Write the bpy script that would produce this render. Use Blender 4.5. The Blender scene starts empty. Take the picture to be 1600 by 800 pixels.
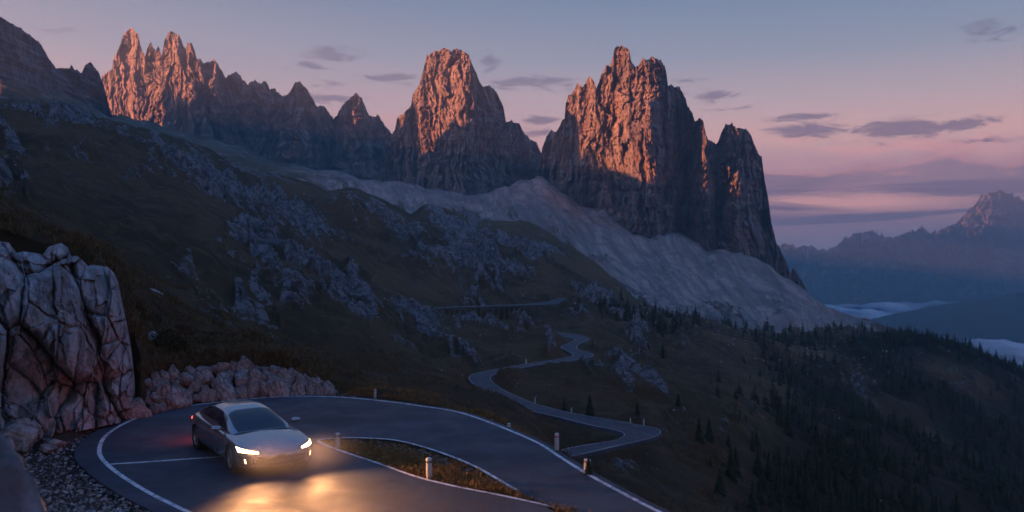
import bpy, math, random
import numpy as np
from mathutils import Vector, Matrix

rng = np.random.default_rng(7)
random.seed(7)
scene = bpy.context.scene
COL = scene.collection
F = 1350.0            # focal length in photo pixels (photo 1600 x 800)
CAMH = 4.8            # eye height above the road

# ------------------------------------------------------------------ camera
cam = bpy.data.cameras.new('camera')
cam.sensor_width = 36.0
cam.lens = 36.0 * F / 1600.0
cam.clip_start = 0.1
cam.clip_end = 60000
cam.dof.use_dof = True
cam.dof.focus_distance = 42.0
cam.dof.aperture_fstop = 1.1
camo = bpy.data.objects.new('camera', cam)
COL.objects.link(camo)
camo.location = (0, 0, CAMH)
camo.rotation_euler = (math.radians(90), 0, 0)
scene.camera = camo

# ------------------------------------------------------------------ exposure
scene.view_settings.view_transform = 'Standard'
scene.view_settings.look = 'None'
scene.view_settings.gamma = 1.0
scene.view_settings.use_curve_mapping = False
scene.view_settings.exposure = 2.06
scene.render.engine = 'CYCLES'
scene.cycles.use_denoising = True
scene.cycles.max_bounces = 5
scene.cycles.diffuse_bounces = 2
scene.cycles.glossy_bounces = 3
scene.cycles.transmission_bounces = 3
scene.cycles.volume_bounces = 0
scene.cycles.transparent_max_bounces = 6
scene.cycles.sample_clamp_indirect = 4.0
scene.cycles.volume_step_rate = 1.0
scene.cycles.use_adaptive_sampling = True
scene.cycles.adaptive_threshold = 0.015

# ------------------------------------------------------------------ sun
SUN_EL = math.radians(4.0)
SDIR = Vector((-0.88 * math.cos(SUN_EL), -0.475 * math.cos(SUN_EL), math.sin(SUN_EL))).normalized()  # towards the sun
sl = bpy.data.lights.new('sun', 'SUN')
sl.energy = 5.0
sl.angle = math.radians(0.5)
sl.color = (1.0, 0.315, 0.13)
so = bpy.data.objects.new('sun', sl)
COL.objects.link(so)
so.rotation_euler = SDIR.to_track_quat('Z', 'Y').to_euler()
so.location = (-50, -30, 60)

# ------------------------------------------------------------------ node helper
def srgb(r, g, b):
    def f(c):
        c /= 255.0
        return c / 12.92 if c <= 0.04045 else ((c + 0.055) / 1.055) ** 2.4
    return (f(r), f(g), f(b), 1.0)

class NT:
    def __init__(s, tree):
        s.t = tree; s.n = tree.nodes; s.l = tree.links
    def new(s, typ, **kw):
        n = s.n.new(typ)
        for k, v in kw.items(): setattr(n, k, v)
        return n
    def set(s, sock, v):
        if isinstance(v, bpy.types.NodeSocket): s.l.new(v, sock)
        elif v is not None: sock.default_value = v
    def m(s, op, a, b=None, c=None, clamp=False):
        n = s.new('ShaderNodeMath', operation=op); n.use_clamp = clamp
        s.set(n.inputs[0], a)
        if b is not None: s.set(n.inputs[1], b)
        if c is not None: s.set(n.inputs[2], c)
        return n.outputs[0]
    def add(s, a, b): return s.m('ADD', a, b)
    def sub(s, a, b): return s.m('SUBTRACT', a, b)
    def mul(s, a, b): return s.m('MULTIPLY', a, b)
    def ss(s, x, a, b, lo=0.0, hi=1.0):
        n = s.new('ShaderNodeMapRange', interpolation_type='SMOOTHSTEP')
        s.set(n.inputs[0], x); s.set(n.inputs[1], a); s.set(n.inputs[2], b)
        s.set(n.inputs[3], lo); s.set(n.inputs[4], hi)
        return n.outputs[0]
    def mix(s, f, a, b, blend='MIX'):
        n = s.new('ShaderNodeMix', data_type='RGBA', blend_type=blend)
        s.set(n.inputs[0], f); s.set(n.inputs[6], a); s.set(n.inputs[7], b)
        return n.outputs[2]
    def noise(s, vec, scale, detail=6, rough=0.55, dist=0.0, ntype='FBM'):
        n = s.new('ShaderNodeTexNoise')
        n.noise_type = ntype
        if vec is not None: s.l.new(vec, n.inputs['Vector'])
        n.inputs['Scale'].default_value = scale
        n.inputs['Detail'].default_value = detail
        n.inputs['Roughness'].default_value = rough
        n.inputs['Distortion'].default_value = dist
        return n.outputs['Fac']
    def vor(s, vec, scale, feature='F1', rnd=1.0):
        n = s.new('ShaderNodeTexVoronoi', feature=feature)
        if vec is not None: s.l.new(vec, n.inputs['Vector'])
        n.inputs['Scale'].default_value = scale
        n.inputs['Randomness'].default_value = rnd
        return n.outputs['Distance']
    def ramp(s, x, stops, interp='LINEAR'):
        n = s.new('ShaderNodeValToRGB'); n.color_ramp.interpolation = interp
        e = n.color_ramp.elements
        while len(e) < len(stops): e.new(0.5)
        for k, (p, c) in enumerate(stops):
            e[k].position = p; e[k].color = c
        s.set(n.inputs[0], x)
        return n.outputs[0]
    def comb(s, x, y, z):
        n = s.new('ShaderNodeCombineXYZ')
        s.set(n.inputs[0], x); s.set(n.inputs[1], y); s.set(n.inputs[2], z)
        return n.outputs[0]
    def scl(s, vec, sc):
        n = s.new('ShaderNodeVectorMath', operation='MULTIPLY')
        s.l.new(vec, n.inputs[0]); n.inputs[1].default_value = sc
        return n.outputs[0]

# ------------------------------------------------------------------ world: dusk sky
world = bpy.data.worlds.new('World')
scene.world = world
world.use_nodes = True
w = NT(world.node_tree)
w.n.clear()
tc = w.new('ShaderNodeTexCoord')
sep = w.new('ShaderNodeSeparateXYZ'); w.l.new(tc.outputs['Generated'], sep.inputs[0])
dx, dy, dz = sep.outputs
yy = w.m('MAXIMUM', w.m('ABSOLUTE', dy), 0.05)
az = w.m('DIVIDE', dx, yy)                       # tangent of the azimuth
el = w.m('DIVIDE', dz, w.m('SQRT', w.add(w.mul(dx, dx), w.mul(dy, dy))))   # tangent of the elevation
elv = w.m('MULTIPLY', el, 1.0)
# vertical gradients (fac = tan elevation / 1.2)
g = w.m('DIVIDE', el, 1.2)
def P(y): return ((400 - y) / F) / 1.2
right = w.ramp(g, [(0.0, srgb(108, 108, 142)), (P(350), srgb(122, 116, 148)), (P(285), srgb(184, 138, 152)), (P(225), srgb(216, 166, 160)),
                   (P(165), srgb(178, 156, 163)), (P(95), srgb(128, 139, 158)), (P(0), srgb(94, 122, 150)), (0.5, srgb(72, 120, 174)), (1.0, srgb(52, 116, 190))])
left = w.ramp(g, [(0.0, srgb(150, 120, 142)), (P(300), srgb(170, 134, 150)), (P(225), srgb(196, 152, 154)), (P(165), srgb(176, 152, 160)),
                  (P(95), srgb(136, 140, 158)), (P(0), srgb(100, 124, 150)), (0.5, srgb(72, 120, 174)), (1.0, srgb(52, 116, 190))])
fr = w.ss(az, -0.35, 0.30)
skycol = w.mix(fr, left, right)
# clouds: soft banks at fixed directions, broken up by noise
nv = w.comb(w.mul(az, 4.5), w.mul(el, 22.0), 0.0)
n1 = w.noise(nv, 1.6, 7, 0.58, 0.4)
n2 = w.noise(w.comb(w.mul(az, 9.0), w.mul(el, 34.0), 3.0), 2.4, 9, 0.68, 0.9)
def blob(px, py, rx, ry, k=1.0):
    rx *= 1.12; ry *= 1.12
    cx, cy = (px - 800) / F, (400 - py) / F
    u = w.m('DIVIDE', w.sub(az, cx), rx / F)
    v = w.m('DIVIDE', w.sub(el, cy), ry / F)
    d = w.add(w.mul(u, u), w.mul(v, v))
    return w.mul(w.m('EXPONENT', w.mul(d, -1.0)), k)
def acc(lst):
    r = None
    for a in lst:
        r = a if r is None else w.m('MAXIMUM', r, a)
    return r
small = acc([blob(1275, 215, 62, 13), blob(1405, 218, 78, 17, 1.15), blob(1490, 218, 70, 10), blob(1555, 214, 30, 7, .8), blob(1240, 195, 80, 6, .75),
             blob(1545, 242, 60, 6, .8), blob(1120, 156, 42, 10, .9), blob(1150, 175, 40, 6, .6), blob(1560, 90, 60, 14, .75), blob(1540, 105, 60, 8, .6),
             blob(510, 92, 52, 13, .85), blob(490, 108, 26, 9, .8), blob(612, 124, 48, 9, .9), blob(765, 98, 20, 20, .7), blob(840, 128, 68, 12, .9),
             blob(800, 132, 40, 9, .75), blob(852, 190, 32, 9, 1.0), blob(520, 138, 50, 8, .6), blob(95, 90, 50, 10, .5), blob(520, 160, 60, 9, .75),
             blob(1085, 130, 50, 7, .6), blob(850, 210, 50, 9, .8)])
cs = w.ss(w.add(w.mul(small, 1.2), w.mul(w.sub(n2, 0.5), 3.0)), 0.42, 1.10)
cloudcol = w.mix(w.ss(el, 0.10, 0.24), srgb(104, 92, 116), srgb(100, 108, 130))
# big bank on the right, lit pink along its upper edge
edge = w.add(w.mul(w.sub(n1, 0.5), 0.11), 0.110)                 # tan of upper edge
bank_in = w.mul(w.ss(w.sub(edge, el), -0.004, 0.014), w.ss(az, 0.10, 0.24))
bands = w.noise(w.comb(w.mul(az, 2.4), w.mul(el, 34.0), 7.0), 1.5, 7, 0.55, 0.7)
streak = w.add(w.mul(w.ss(bands, 0.36, 0.52), blob(1260, 322, 120, 8, 1.1)), w.mul(w.ss(bands, 0.42, 0.58), blob(1400, 320, 200, 18, 0.6)))
bankcol = w.mix(w.ss(bands, 0.40, 0.60), srgb(98, 94, 120), srgb(138, 114, 132))
bankcol = w.mix(w.m('MINIMUM', streak, 1.0), bankcol, srgb(232, 164, 158))
bankcol = w.mix(w.ss(el, 0.055, 0.0), bankcol, srgb(112, 116, 142))
rim = w.mul(w.ss(w.sub(edge, el), 0.022, 0.002), bank_in)
bankcol = w.mix(w.mul(rim, 0.85), bankcol, srgb(240, 152, 150))
skycol = w.mix(w.mul(bank_in, 0.92), skycol, bankcol)
glow = w.mul(w.ss(w.noise(nv, 2.2, 4, 0.5), 0.46, 0.66), blob(1330, 240, 330, 26, 0.75))
skycol = w.mix(glow, skycol, srgb(232, 158, 156))
low_left = w.mul(w.ss(w.noise(nv, 1.2, 5, 0.55, .3), 0.42, 0.62), blob(560, 180, 150, 22, 0.5))
skycol = w.mix(low_left, skycol, srgb(206, 146, 152))
skycol = w.mix(w.mul(cs, 0.9), skycol, cloudcol)
skycol = w.mix(w.ss(el, -0.003, -0.05), skycol, srgb(30, 42, 70))
hz = w.m('EXPONENT', w.m('DIVIDE', w.m('MAXIMUM', el, 0.0), -0.20))   # clear air above, the low sky shines through more air
gain = w.add(0.94, w.mul(hz, 0.62))
skycol = w.mix(1.0, skycol, w.comb(gain, gain, gain), 'MULTIPLY')
skycol = w.mix(w.m('MINIMUM', hz, 1.0), skycol, (0.07, 0.10, 0.14, 1), 'SUBTRACT')
gm = w.new('ShaderNodeMix', data_type='RGBA', blend_type='MULTIPLY'); gm.inputs[0].default_value = 1.0
w.l.new(skycol, gm.inputs[6]); gm.inputs[7].default_value = (0.86, 0.96, 0.97, 1)
nish = w.new('ShaderNodeTexSky', sky_type='NISHITA')
nish.sun_disc = False
nish.sun_elevation = SUN_EL
nish.sun_rotation = math.atan2(SDIR.x, SDIR.y)
bg1 = w.new('ShaderNodeBackground'); w.l.new(gm.outputs[2], bg1.inputs[0]); bg1.inputs[1].default_value = 0.34
bg2 = w.new('ShaderNodeBackground'); w.l.new(nish.outputs[0], bg2.inputs[0]); bg2.inputs[1].default_value = 0.002
ad = w.new('ShaderNodeAddShader'); w.l.new(bg1.outputs[0], ad.inputs[0]); w.l.new(bg2.outputs[0], ad.inputs[1])
wo = w.new('ShaderNodeOutputWorld'); w.l.new(ad.outputs[0], wo.inputs[0])

# ------------------------------------------------------------------ numpy noise
_perm = np.random.default_rng(11).permutation(256)
_perm = np.concatenate([_perm, _perm, _perm]).astype(np.int64)
_gr = np.random.default_rng(12).normal(size=(256, 3)); _gr /= np.linalg.norm(_gr, axis=1)[:, None]
def perlin(x, y, z=0.0):
    x, y, z = np.broadcast_arrays(np.asarray(x, float), y, z)
    xi = np.floor(x).astype(np.int64); yi = np.floor(y).astype(np.int64); zi = np.floor(z).astype(np.int64)
    xf = x - xi; yf = y - yi; zf = z - zi
    xi &= 255; yi &= 255; zi &= 255
    fd = lambda t: t * t * t * (t * (t * 6 - 15) + 10)
    u, v, ww = fd(xf), fd(yf), fd(zf)
    def gd(a, b, c):
        h = _perm[_perm[_perm[(xi + a) & 255] + ((yi + b) & 255)] + ((zi + c) & 255)]
        gg = _gr[h]
        return gg[..., 0] * (xf - a) + gg[..., 1] * (yf - b) + gg[..., 2] * (zf - c)
    x00 = gd(0, 0, 0) * (1 - u) + gd(1, 0, 0) * u
    x10 = gd(0, 1, 0) * (1 - u) + gd(1, 1, 0) * u
    x01 = gd(0, 0, 1) * (1 - u) + gd(1, 0, 1) * u
    x11 = gd(0, 1, 1) * (1 - u) + gd(1, 1, 1) * u
    return 1.5 * ((x00 * (1 - v) + x10 * v) * (1 - ww) + (x01 * (1 - v) + x11 * v) * ww)
def fbm(x, y, z=0.0, o=5, g=0.5, l=2.03):
    r = 0; a = 1.0; k = 1.0
    for i in range(o):
        r = r + a * perlin(x * k + 17.3 * i, y * k + 5.1 * i, z * k); a *= g; k *= l
    return r
def ridged(x, y, z=0.0, o=4, g=0.5):
    r = 0; a = 1.0; k = 1.0; s = 0
    for i in range(o):
        r = r + a * (1 - 2 * np.abs(perlin(x * k + 9.7 * i, y * k + 3.3 * i, z * k))); s += a; a *= g; k *= 2.07
    return r / s
def worley(x, y, z, seed=0):
    x, y, z = np.broadcast_arrays(np.asarray(x, float), y, z)
    f1 = np.full(x.shape, 9.0); f2 = f1.copy(); idn = np.zeros(x.shape)
    xi, yi, zi = np.floor(x).astype(np.int64), np.floor(y).astype(np.int64), np.floor(z).astype(np.int64)
    R = np.random.default_rng(100 + seed).random((256, 4))
    for a in (-1, 0, 1):
        for b in (-1, 0, 1):
            for c in (-1, 0, 1):
                h = _perm[_perm[_perm[(xi + a) & 255] + ((yi + b) & 255)] + ((zi + c) & 255)]
                q = R[h]
                d = np.sqrt((xi + a + q[..., 0] - x) ** 2 + (yi + b + q[..., 1] - y) ** 2 + (zi + c + q[..., 2] - z) ** 2)
                n = d < f1
                f2 = np.where(n, f1, np.minimum(f2, d)); idn = np.where(n, q[..., 3], idn); f1 = np.where(n, d, f1)
    return f1, f2, idn
def facets(u, v, seed, tilt=1.0, step=0.5):
    """broken rock: every cell is a flat facet with its own tilt and offset"""
    u, v = np.broadcast_arrays(np.asarray(u, float), v)
    R = np.random.default_rng(300 + seed).random((256, 6))
    ui, vi = np.floor(u).astype(np.int64), np.floor(v).astype(np.int64)
    best = np.full(u.shape, 9.0); out = np.zeros(u.shape)
    for a in (-1, 0, 1):
        for b in (-1, 0, 1):
            q = R[_perm[_perm[(ui + a) & 255] + ((vi + b) & 255)]]
            du = u - (ui + a + q[..., 0]); dv = v - (vi + b + q[..., 1])
            d = du * du + dv * dv + .25 * np.abs(du * dv) * (q[..., 5] - .5)
            val = tilt * ((q[..., 2] - .5) * 2 * du + (q[..., 3] - .5) * 1.3 * dv) + step * (q[..., 4] - .5)
            n = d < best
            best = np.where(n, d, best); out = np.where(n, val, out)
    return out
def sst(x, a, b):
    t = np.clip((x - a) / (b - a), 0, 1)
    return t * t * (3 - 2 * t)

# ------------------------------------------------------------------ mesh helpers
def mk(name, V, Fc, mat=None, parent=None, smooth=True, attrs=None, link=True):
    V = np.asarray(V, dtype=np.float32).reshape(-1, 3)
    me = bpy.data.meshes.new(name)
    if isinstance(Fc, np.ndarray):
        n, k = Fc.shape
        me.vertices.add(len(V)); me.vertices.foreach_set('co', V.ravel())
        me.loops.add(n * k); me.loops.foreach_set('vertex_index', Fc.astype(np.int32).ravel())
        me.polygons.add(n)
        me.polygons.foreach_set('loop_start', np.arange(0, n * k, k, dtype=np.int32))
        me.polygons.foreach_set('loop_total', np.full(n, k, dtype=np.int32))
    else:
        me.from_pydata(V.tolist(), [], [list(f) for f in Fc])
    me.polygons.foreach_set('use_smooth', np.full(len(me.polygons), smooth, dtype=bool))
    if attrs:
        for an, av in attrs.items():
            at = me.attributes.new(an, 'FLOAT', 'POINT')
            at.data.foreach_set('value', np.asarray(av, dtype=np.float32).ravel())
    me.update(calc_edges=True)
    me.validate()
    if mat: me.materials.append(mat)
    o = bpy.data.objects.new(name, me)
    if link: COL.objects.link(o)
    if parent: o.parent = parent
    return o
def grid_faces(nr, nc):
    i = np.arange(nr - 1)[:, None] * nc + np.arange(nc - 1)[None, :]
    return np.stack([i, i + 1, i + nc + 1, i + nc], -1).reshape(-1, 4)
def tag(o, label=None, cat=None, group=None, kind=None):
    if label: o['label'] = label
    if cat: o['category'] = cat
    if group: o['group'] = group
    if kind: o['kind'] = kind
    return o
def empty(name, loc=(0, 0, 0), rz=0):
    o = bpy.data.objects.new(name, None); COL.objects.link(o)
    o.location = loc; o.rotation_euler = (0, 0, rz); o.empty_display_size = 0.2
    return o
class MB:
    """collects simple shapes into one mesh"""
    def __init__(s): s.v = []; s.f = []
    def add(s, v, f):
        b = len(s.v); s.v += [tuple(p) for p in v]; s.f += [tuple(i + b for i in q) for q in f]
    def box(s, c, d, rot=None):
        v = []
        for sx in (-1, 1):
            for sy in (-1, 1):
                for sz in (-1, 1):
                    p = Vector((sx * d[0] / 2, sy * d[1] / 2, sz * d[2] / 2))
                    if rot is not None: p = rot @ p
                    v.append(p + Vector(c))
        s.add(v, [(0, 1, 3, 2), (4, 6, 7, 5), (0, 4, 5, 1), (2, 3, 7, 6), (0, 2, 6, 4), (1, 5, 7, 3)])
    def lathe(s, prof, n=24, axis='z', loc=(0, 0, 0)):
        v = []; f = []
        for k in range(n):
            a = 2 * math.pi * k / n
            for r, h in prof:
                p = (r * math.cos(a), r * math.sin(a), h) if axis == 'z' else (r * math.cos(a), h, r * math.sin(a))
                v.append((p[0] + loc[0], p[1] + loc[1], p[2] + loc[2]))
        m = len(prof)
        for k in range(n):
            for j in range(m - 1):
                a, b = k * m + j, ((k + 1) % n) * m + j
                f.append((a, b, b + 1, a + 1))
        s.add(v, f)
    def build(s, name, mat, parent=None, smooth=False):
        return mk(name, s.v, s.f, mat, parent, smooth)

# ------------------------------------------------------------------ materials
def mat_new(name):
    m = bpy.data.materials.new(name); m.use_nodes = True
    t = NT(m.node_tree); t.n.clear()
    b = t.new('ShaderNodeBsdfPrincipled'); o = t.new('ShaderNodeOutputMaterial')
    t.l.new(b.outputs[0], o.inputs[0])
    return m, t, b
def simple(name, col, rough=0.6, metal=0.0, emit=None, es=0.0, coat=0.0, spec=0.5):
    m, t, b = mat_new(name)
    b.inputs['Base Color'].default_value = (*col, 1)
    b.inputs['Roughness'].default_value = rough
    b.inputs['Metallic'].default_value = metal
    b.inputs['Coat Weight'].default_value = coat
    b.inputs['Specular IOR Level'].default_value = spec
    if emit:
        b.inputs['Emission Color'].default_value = (*emit, 1); b.inputs['Emission Strength'].default_value = es
    return m
def bump(t, b, h, dist, strength=1.0):
    n = t.new('ShaderNodeBump'); n.inputs['Distance'].default_value = dist; n.inputs['Strength'].default_value = strength
    t.l.new(h, n.inputs['Height']); t.l.new(n.outputs[0], b.inputs['Normal'])
def rock_mat(name, base, dark, unit, bumpd, warm=(0.40, 0.25, 0.17), strata=0.5, vert=4.0, perobj=False):
    """unit = metres per largest mottling"""
    m, t, b = mat_new(name)
    co = t.new('ShaderNodeTexCoord').outputs['Object']
    st = t.scl(co, (1.0, 1.0, 1.0 / vert))
    a = t.noise(co, 1.0 / unit, 8, 0.6, 0.3)
    v = t.noise(st, 2.6 / unit, 8, 0.62, 0.5)
    c = t.mix(t.ss(v, 0.38, 0.64), (*dark, 1), (*base, 1))
    c = t.mix(t.mul(t.ss(a, 0.50, 0.70), 0.6), c, (*warm, 1))
    sb = t.noise(t.scl(co, (0.12, 0.12, 1.0)), 7.0 / unit, 4, 0.6, 0.2)
    c = t.mix(t.mul(t.ss(sb, 0.55, 0.62), strata), c, (*dark, 1))
    if perobj:
        oi = t.new('ShaderNodeObjectInfo').outputs['Random']
        c = t.mix(t.ss(oi, .2, 1.0), c, t.mix(1.0, c, (0.97, 0.88, 0.85, 1), 'MULTIPLY'))
    t.l.new(c, b.inputs['Base Color'])
    b.inputs['Roughness'].default_value = 0.92
    b.inputs['Specular IOR Level'].default_value = 0.2
    h = t.add(t.mul(t.noise(st, 5.0 / unit, 10, 0.66, 0.4), 1.0), t.mul(t.noise(co, 14.0 / unit, 8, 0.7), 0.5))
    h = t.add(h, t.mul(sb, 0.35))
    bump(t, b, h, bumpd, 1.0)
    return m

M = {}
M['massif'] = rock_mat('massif_rock', (0.60, 0.50, 0.44), (0.26, 0.23, 0.22), 70.0, 34.0, vert=3)
M['far_rock'] = rock_mat('far_rock', (0.46, 0.40, 0.38), (0.22, 0.20, 0.20), 500.0, 90.0, vert=3)
M['dark_rock'] = rock_mat('blue_grey_rock', (0.34, 0.35, 0.37), (0.15, 0.155, 0.17), 60.0, 30.0, warm=(0.28, 0.27, 0.27), strata=0.2, vert=2)  # bluer, darker rock tone for the left shoulder
M['cliff'] = rock_mat('cliff_limestone', (0.39, 0.40, 0.42), (0.17, 0.172, 0.18), 1.3, 0.16, warm=(0.27, 0.20, 0.16), strata=0.0, vert=2.2)
M['boulder'] = rock_mat('boulder_limestone', (0.40, 0.37, 0.36), (0.14, 0.125, 0.12), 0.7, 0.09, warm=(0.34, 0.26, 0.22), strata=0.0, vert=1.3, perobj=True)
M['rubble'] = rock_mat('rubble_limestone', (0.36, 0.35, 0.35), (0.17, 0.165, 0.16), 3.0, 0.3, warm=(0.24, 0.21, 0.18), strata=0.1, vert=1.2)

def ground_mat():
    m, t, b = mat_new('alpine_ground')
    co = t.new('ShaderNodeTexCoord').outputs['Object']
    def at(n):
        a = t.new('ShaderNodeAttribute'); a.attribute_name = n; return a.outputs['Fac']
    rock, scree, gravel = at('rock'), at('scree'), at('gravel')
    su, sv = at('across'), at('down')
    big = t.noise(co, 0.018, 6, 0.6, 0.6); mid = t.noise(co, 0.22, 8, 0.65, 0.4); fine = t.noise(co, 2.6, 8, 0.7)
    grass = t.mix(t.ss(big, 0.38, 0.62), (0.100, 0.069, 0.036, 1), (0.050, 0.042, 0.024, 1))
    grass = t.mix(t.mul(t.ss(mid, 0.50, 0.66), 0.8), grass, (0.135, 0.088, 0.046, 1))
    grass = t.mix(t.mul(t.ss(fine, 0.54, 0.70), 0.5), grass, (0.026, 0.026, 0.018, 1))
    rk = t.mix(t.ss(t.noise(t.scl(co, (1, 1, .5)), 0.35, 9, 0.68, 0.6), 0.40, 0.62), (0.05, 0.05, 0.053, 1), (0.21, 0.215, 0.225, 1))
    rk = t.mix(t.mul(t.ss(fine, .5, .6), .5), rk, (0.16, 0.16, 0.165, 1))
    rmask = t.ss(t.add(rock, t.add(t.mul(t.sub(t.noise(co, 0.45, 9, 0.75, 0.5), 0.5), 1.6), t.mul(t.sub(t.noise(t.comb(t.mul(su, 1.0), t.mul(sv, 0.12), 0.0), 0.12, 7, 0.7, 0.4), 0.5), 1.5))), 0.48, 0.66)
    # scree: long pale streaks running down the fall line
    sc1 = t.noise(t.comb(su, t.mul(sv, 0.06), 0.0), 0.075, 8, 0.75, 0.3)
    sc2 = t.noise(co, 0.06, 8, 0.7, 0.3)
    s = t.mix(t.ss(sc1, 0.40, 0.60), (0.15, 0.138, 0.13, 1), (0.35, 0.30, 0.265, 1))
    s = t.mix(t.mul(t.ss(sc2, 0.50, 0.60), 0.6), s, (0.12, 0.112, 0.108, 1))
    s = t.mix(t.mul(t.ss(t.noise(co, 0.35, 6, 0.8), 0.52, 0.62), 0.6), s, (0.42, 0.38, 0.35, 1))
    s = t.mix(t.mul(t.ss(t.noise(t.comb(su, sv, 0.0), 0.012, 6, 0.6, 0.8), 0.48, 0.60), 0.55), s, (0.13, 0.12, 0.115, 1))
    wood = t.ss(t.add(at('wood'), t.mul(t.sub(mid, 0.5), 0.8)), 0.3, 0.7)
    smask = t.ss(t.add(scree, t.mul(t.sub(t.noise(co, 0.03, 9, 0.7, 0.5), 0.5), 1.1)), 0.40, 0.62)
    gv = t.vor(co, 30.0)
    gr = t.mix(t.ss(gv, 0.1, 0.7), (0.17, 0.16, 0.155, 1), (0.075, 0.070, 0.067, 1))
    gr = t.mix(t.ss(t.noise(co, 1.1, 5, 0.6), 0.42, 0.62), gr, (0.085, 0.075, 0.07, 1))
    gmask = t.ss(t.add(gravel, t.mul(t.sub(mid, 0.5), 0.9)), 0.40, 0.60)
    c = t.mix(rmask, grass, rk)
    c = t.mix(smask, c, s)
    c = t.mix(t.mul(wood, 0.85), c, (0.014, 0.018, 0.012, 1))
    c = t.mix(gmask, c, gr)
    t.l.new(c, b.inputs['Base Color'])
    b.inputs['Roughness'].default_value = 0.95
    b.inputs['Specular IOR Level'].default_value = 0.1
    h = t.add(t.mul(t.noise(co, 0.16, 10, 0.68, 0.3), 3.2), t.mul(t.noise(co, 3.0, 8, 0.7), 0.16))
    h = t.add(h, t.mul(t.mul(gv, gmask), -0.05))
    h = t.add(h, t.mul(t.noise(t.comb(su, t.mul(sv, .3), 0.0), 0.30, 8, 0.75, 0.4), 1.6))
    bump(t, b, h, 0.9, 0.9)
    return m
M['ground'] = ground_mat()

# ------------------------------------------------------------------ terrain: depth / height control
def curve(knots):
    k = np.array(knots, float)
    return lambda x: np.interp(x, k[:, 0], k[:, 1])
XK = [-400, -100, 0, 100, 210, 300, 400, 520, 600, 680, 750, 830, 880, 940, 1010, 1100, 1250, 1400, 1600, 1900]
def tab(vals, xs=XK): return curve(list(zip(xs, vals)))
E_py = tab([800, 740, 715, 692, 655, 632, 620, 616, 620, 632, 653, 688, 722, 762, 810, 870, 1000, 1150, 1400, 1800])
def depth0(py): return CAMH * F / (py - 400.0)           # depth of a pixel on the z = 0 plane
ST = []
ST.append((lambda x: x * 0 + 2.6, lambda x: 400 + CAMH * F / (x * 0 + 2.6)))
ST.append((lambda x: depth0(E_py(x)), E_py))
k2p = curve([(-400, 300), (-100, 352), (0, 385), (60, 395), (100, 398), (160, 430), (190, 480), (210, 540), (232, 574), (300, 572), (391, 566), (466, 586), (523, 611),
             (600, 616), (680, 629), (750, 650), (830, 684), (880, 722), (940, 768), (1010, 818), (1100, 885), (1250, 1010), (1400, 1160), (1600, 1400), (1900, 1800)])
ST.append((lambda x: depth0(E_py(x)) + np.interp(x, [-100, 200, 520, 700, 900], [4.5, 2.4, 1.6, 2.0, 1.0]), k2p))
k3p = curve([(-400, 180), (-100, 285), (0, 324), (60, 352), (120, 392), (200, 438), (260, 480), (330, 520), (420, 560), (520, 597), (600, 611), (680, 624),
             (750, 642), (830, 668), (860, 700), (880, 730), (940, 790), (1010, 830), (1100, 880), (1250, 960), (1400, 1060), (1600, 1250), (1900, 1500)])
ST.append((tab([50, 50, 52, 52, 52, 56, 60, 62, 66, 74, 84, 90, 62, 60, 60, 60, 60, 50, 40, 36]), k3p))
k4p = tab([200, 300, 345, 400, 462, 518, 562, 599, 607, 614, 632, 657, 707, 714, 730, 780, 840, 880, 940, 1000])
ST.append((tab([85, 85, 85, 88, 90, 92, 96, 105, 116, 130, 137, 129, 110, 108, 110, 112, 125, 145, 190, 240]), k4p))
k5p = tab([130, 245, 292, 330, 382, 425, 472, 522, 548, 574, 589, 590, 590, 590, 594, 618, 700, 755, 820, 900])
ST.append((tab([125, 128, 130, 133, 137, 140, 148, 158, 164, 172, 178, 178, 178, 178, 176, 170, 182, 220, 290, 380]), k5p))
k6p = tab([60, 205, 236, 264, 312, 345, 396, 436, 468, 484, 478, 475, 482, 500, 534, 570, 622, 670, 720, 800])
ST.append((tab([230, 245, 250, 262, 272, 285, 300, 320, 342, 380, 420, 450, 440, 420, 385, 380, 400, 430, 480, 560]), k6p))
k7 = [(-400, 20), (-100, 140), (0, 166), (50, 166), (90, 160), (130, 172), (175, 190), (262, 221), (350, 252), (402, 274), (437, 271), (481, 284), (512, 298), (530, 293), (552, 292), (600, 313), (642, 336),
      (662, 324), (700, 329), (745, 351), (768, 347), (812, 350), (850, 371), (895, 397), (932, 423), (989, 468), (1045, 490), (1100, 502), (1180, 514), (1280, 521), (1380, 524), (1450, 532), (1510, 540), (1560, 556), (1600, 574), (1750, 650), (1900, 730)]
k7p = curve(k7)
k7d = curve([(-400, 430), (0, 450), (262, 540), (402, 600), (512, 650), (640, 690), (745, 740), (895, 800), (989, 780), (1100, 720), (1280, 700), (1450, 720), (1600, 780), (1900, 850)])
ST.append((k7d, k7p))
ST.append((lambda x: k7d(x) * 1.22, lambda x: k7p(x) + np.interp(x, [0, 600, 900, 1000, 1350, 1420, 1600], [22, 16, 8, 3, 3, 70, 120])))
k9p = curve([(-400, 300), (-100, 190), (0, 118), (100, 150), (175, 182), (262, 206), (350, 228), (437, 262), (520, 284), (600, 296), (700, 298), (840, 304), (860, 314), (900, 330), (1000, 354),
             (1100, 387), (1200, 422), (1235, 437), (1262, 460), (1300, 481), (1350, 505), (1400, 522), (1450, 560), (1600, 900), (1900, 1200)])
k9d = curve([(-400, 1300), (0, 1300), (140, 1500), (250, 2300), (500, 2250), (640, 1950), (760, 1850), (880, 1650), (1000, 1500), (1250, 1420), (1400, 1350), (1900, 1300)])
fan = curve([(-400, 0), (175, 0), (260, 6), (400, 8), (520, 18), (560, 6), (610, 22), (660, 4), (728, -6), (790, 10), (850, 30), (880, 18), (905, 6), (940, 14), (1016, -8), (1060, 14), (1090, 6), (1104, -6), (1130, 10), (1180, 10), (1225, 2), (1262, 0), (1900, 0)])
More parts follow.
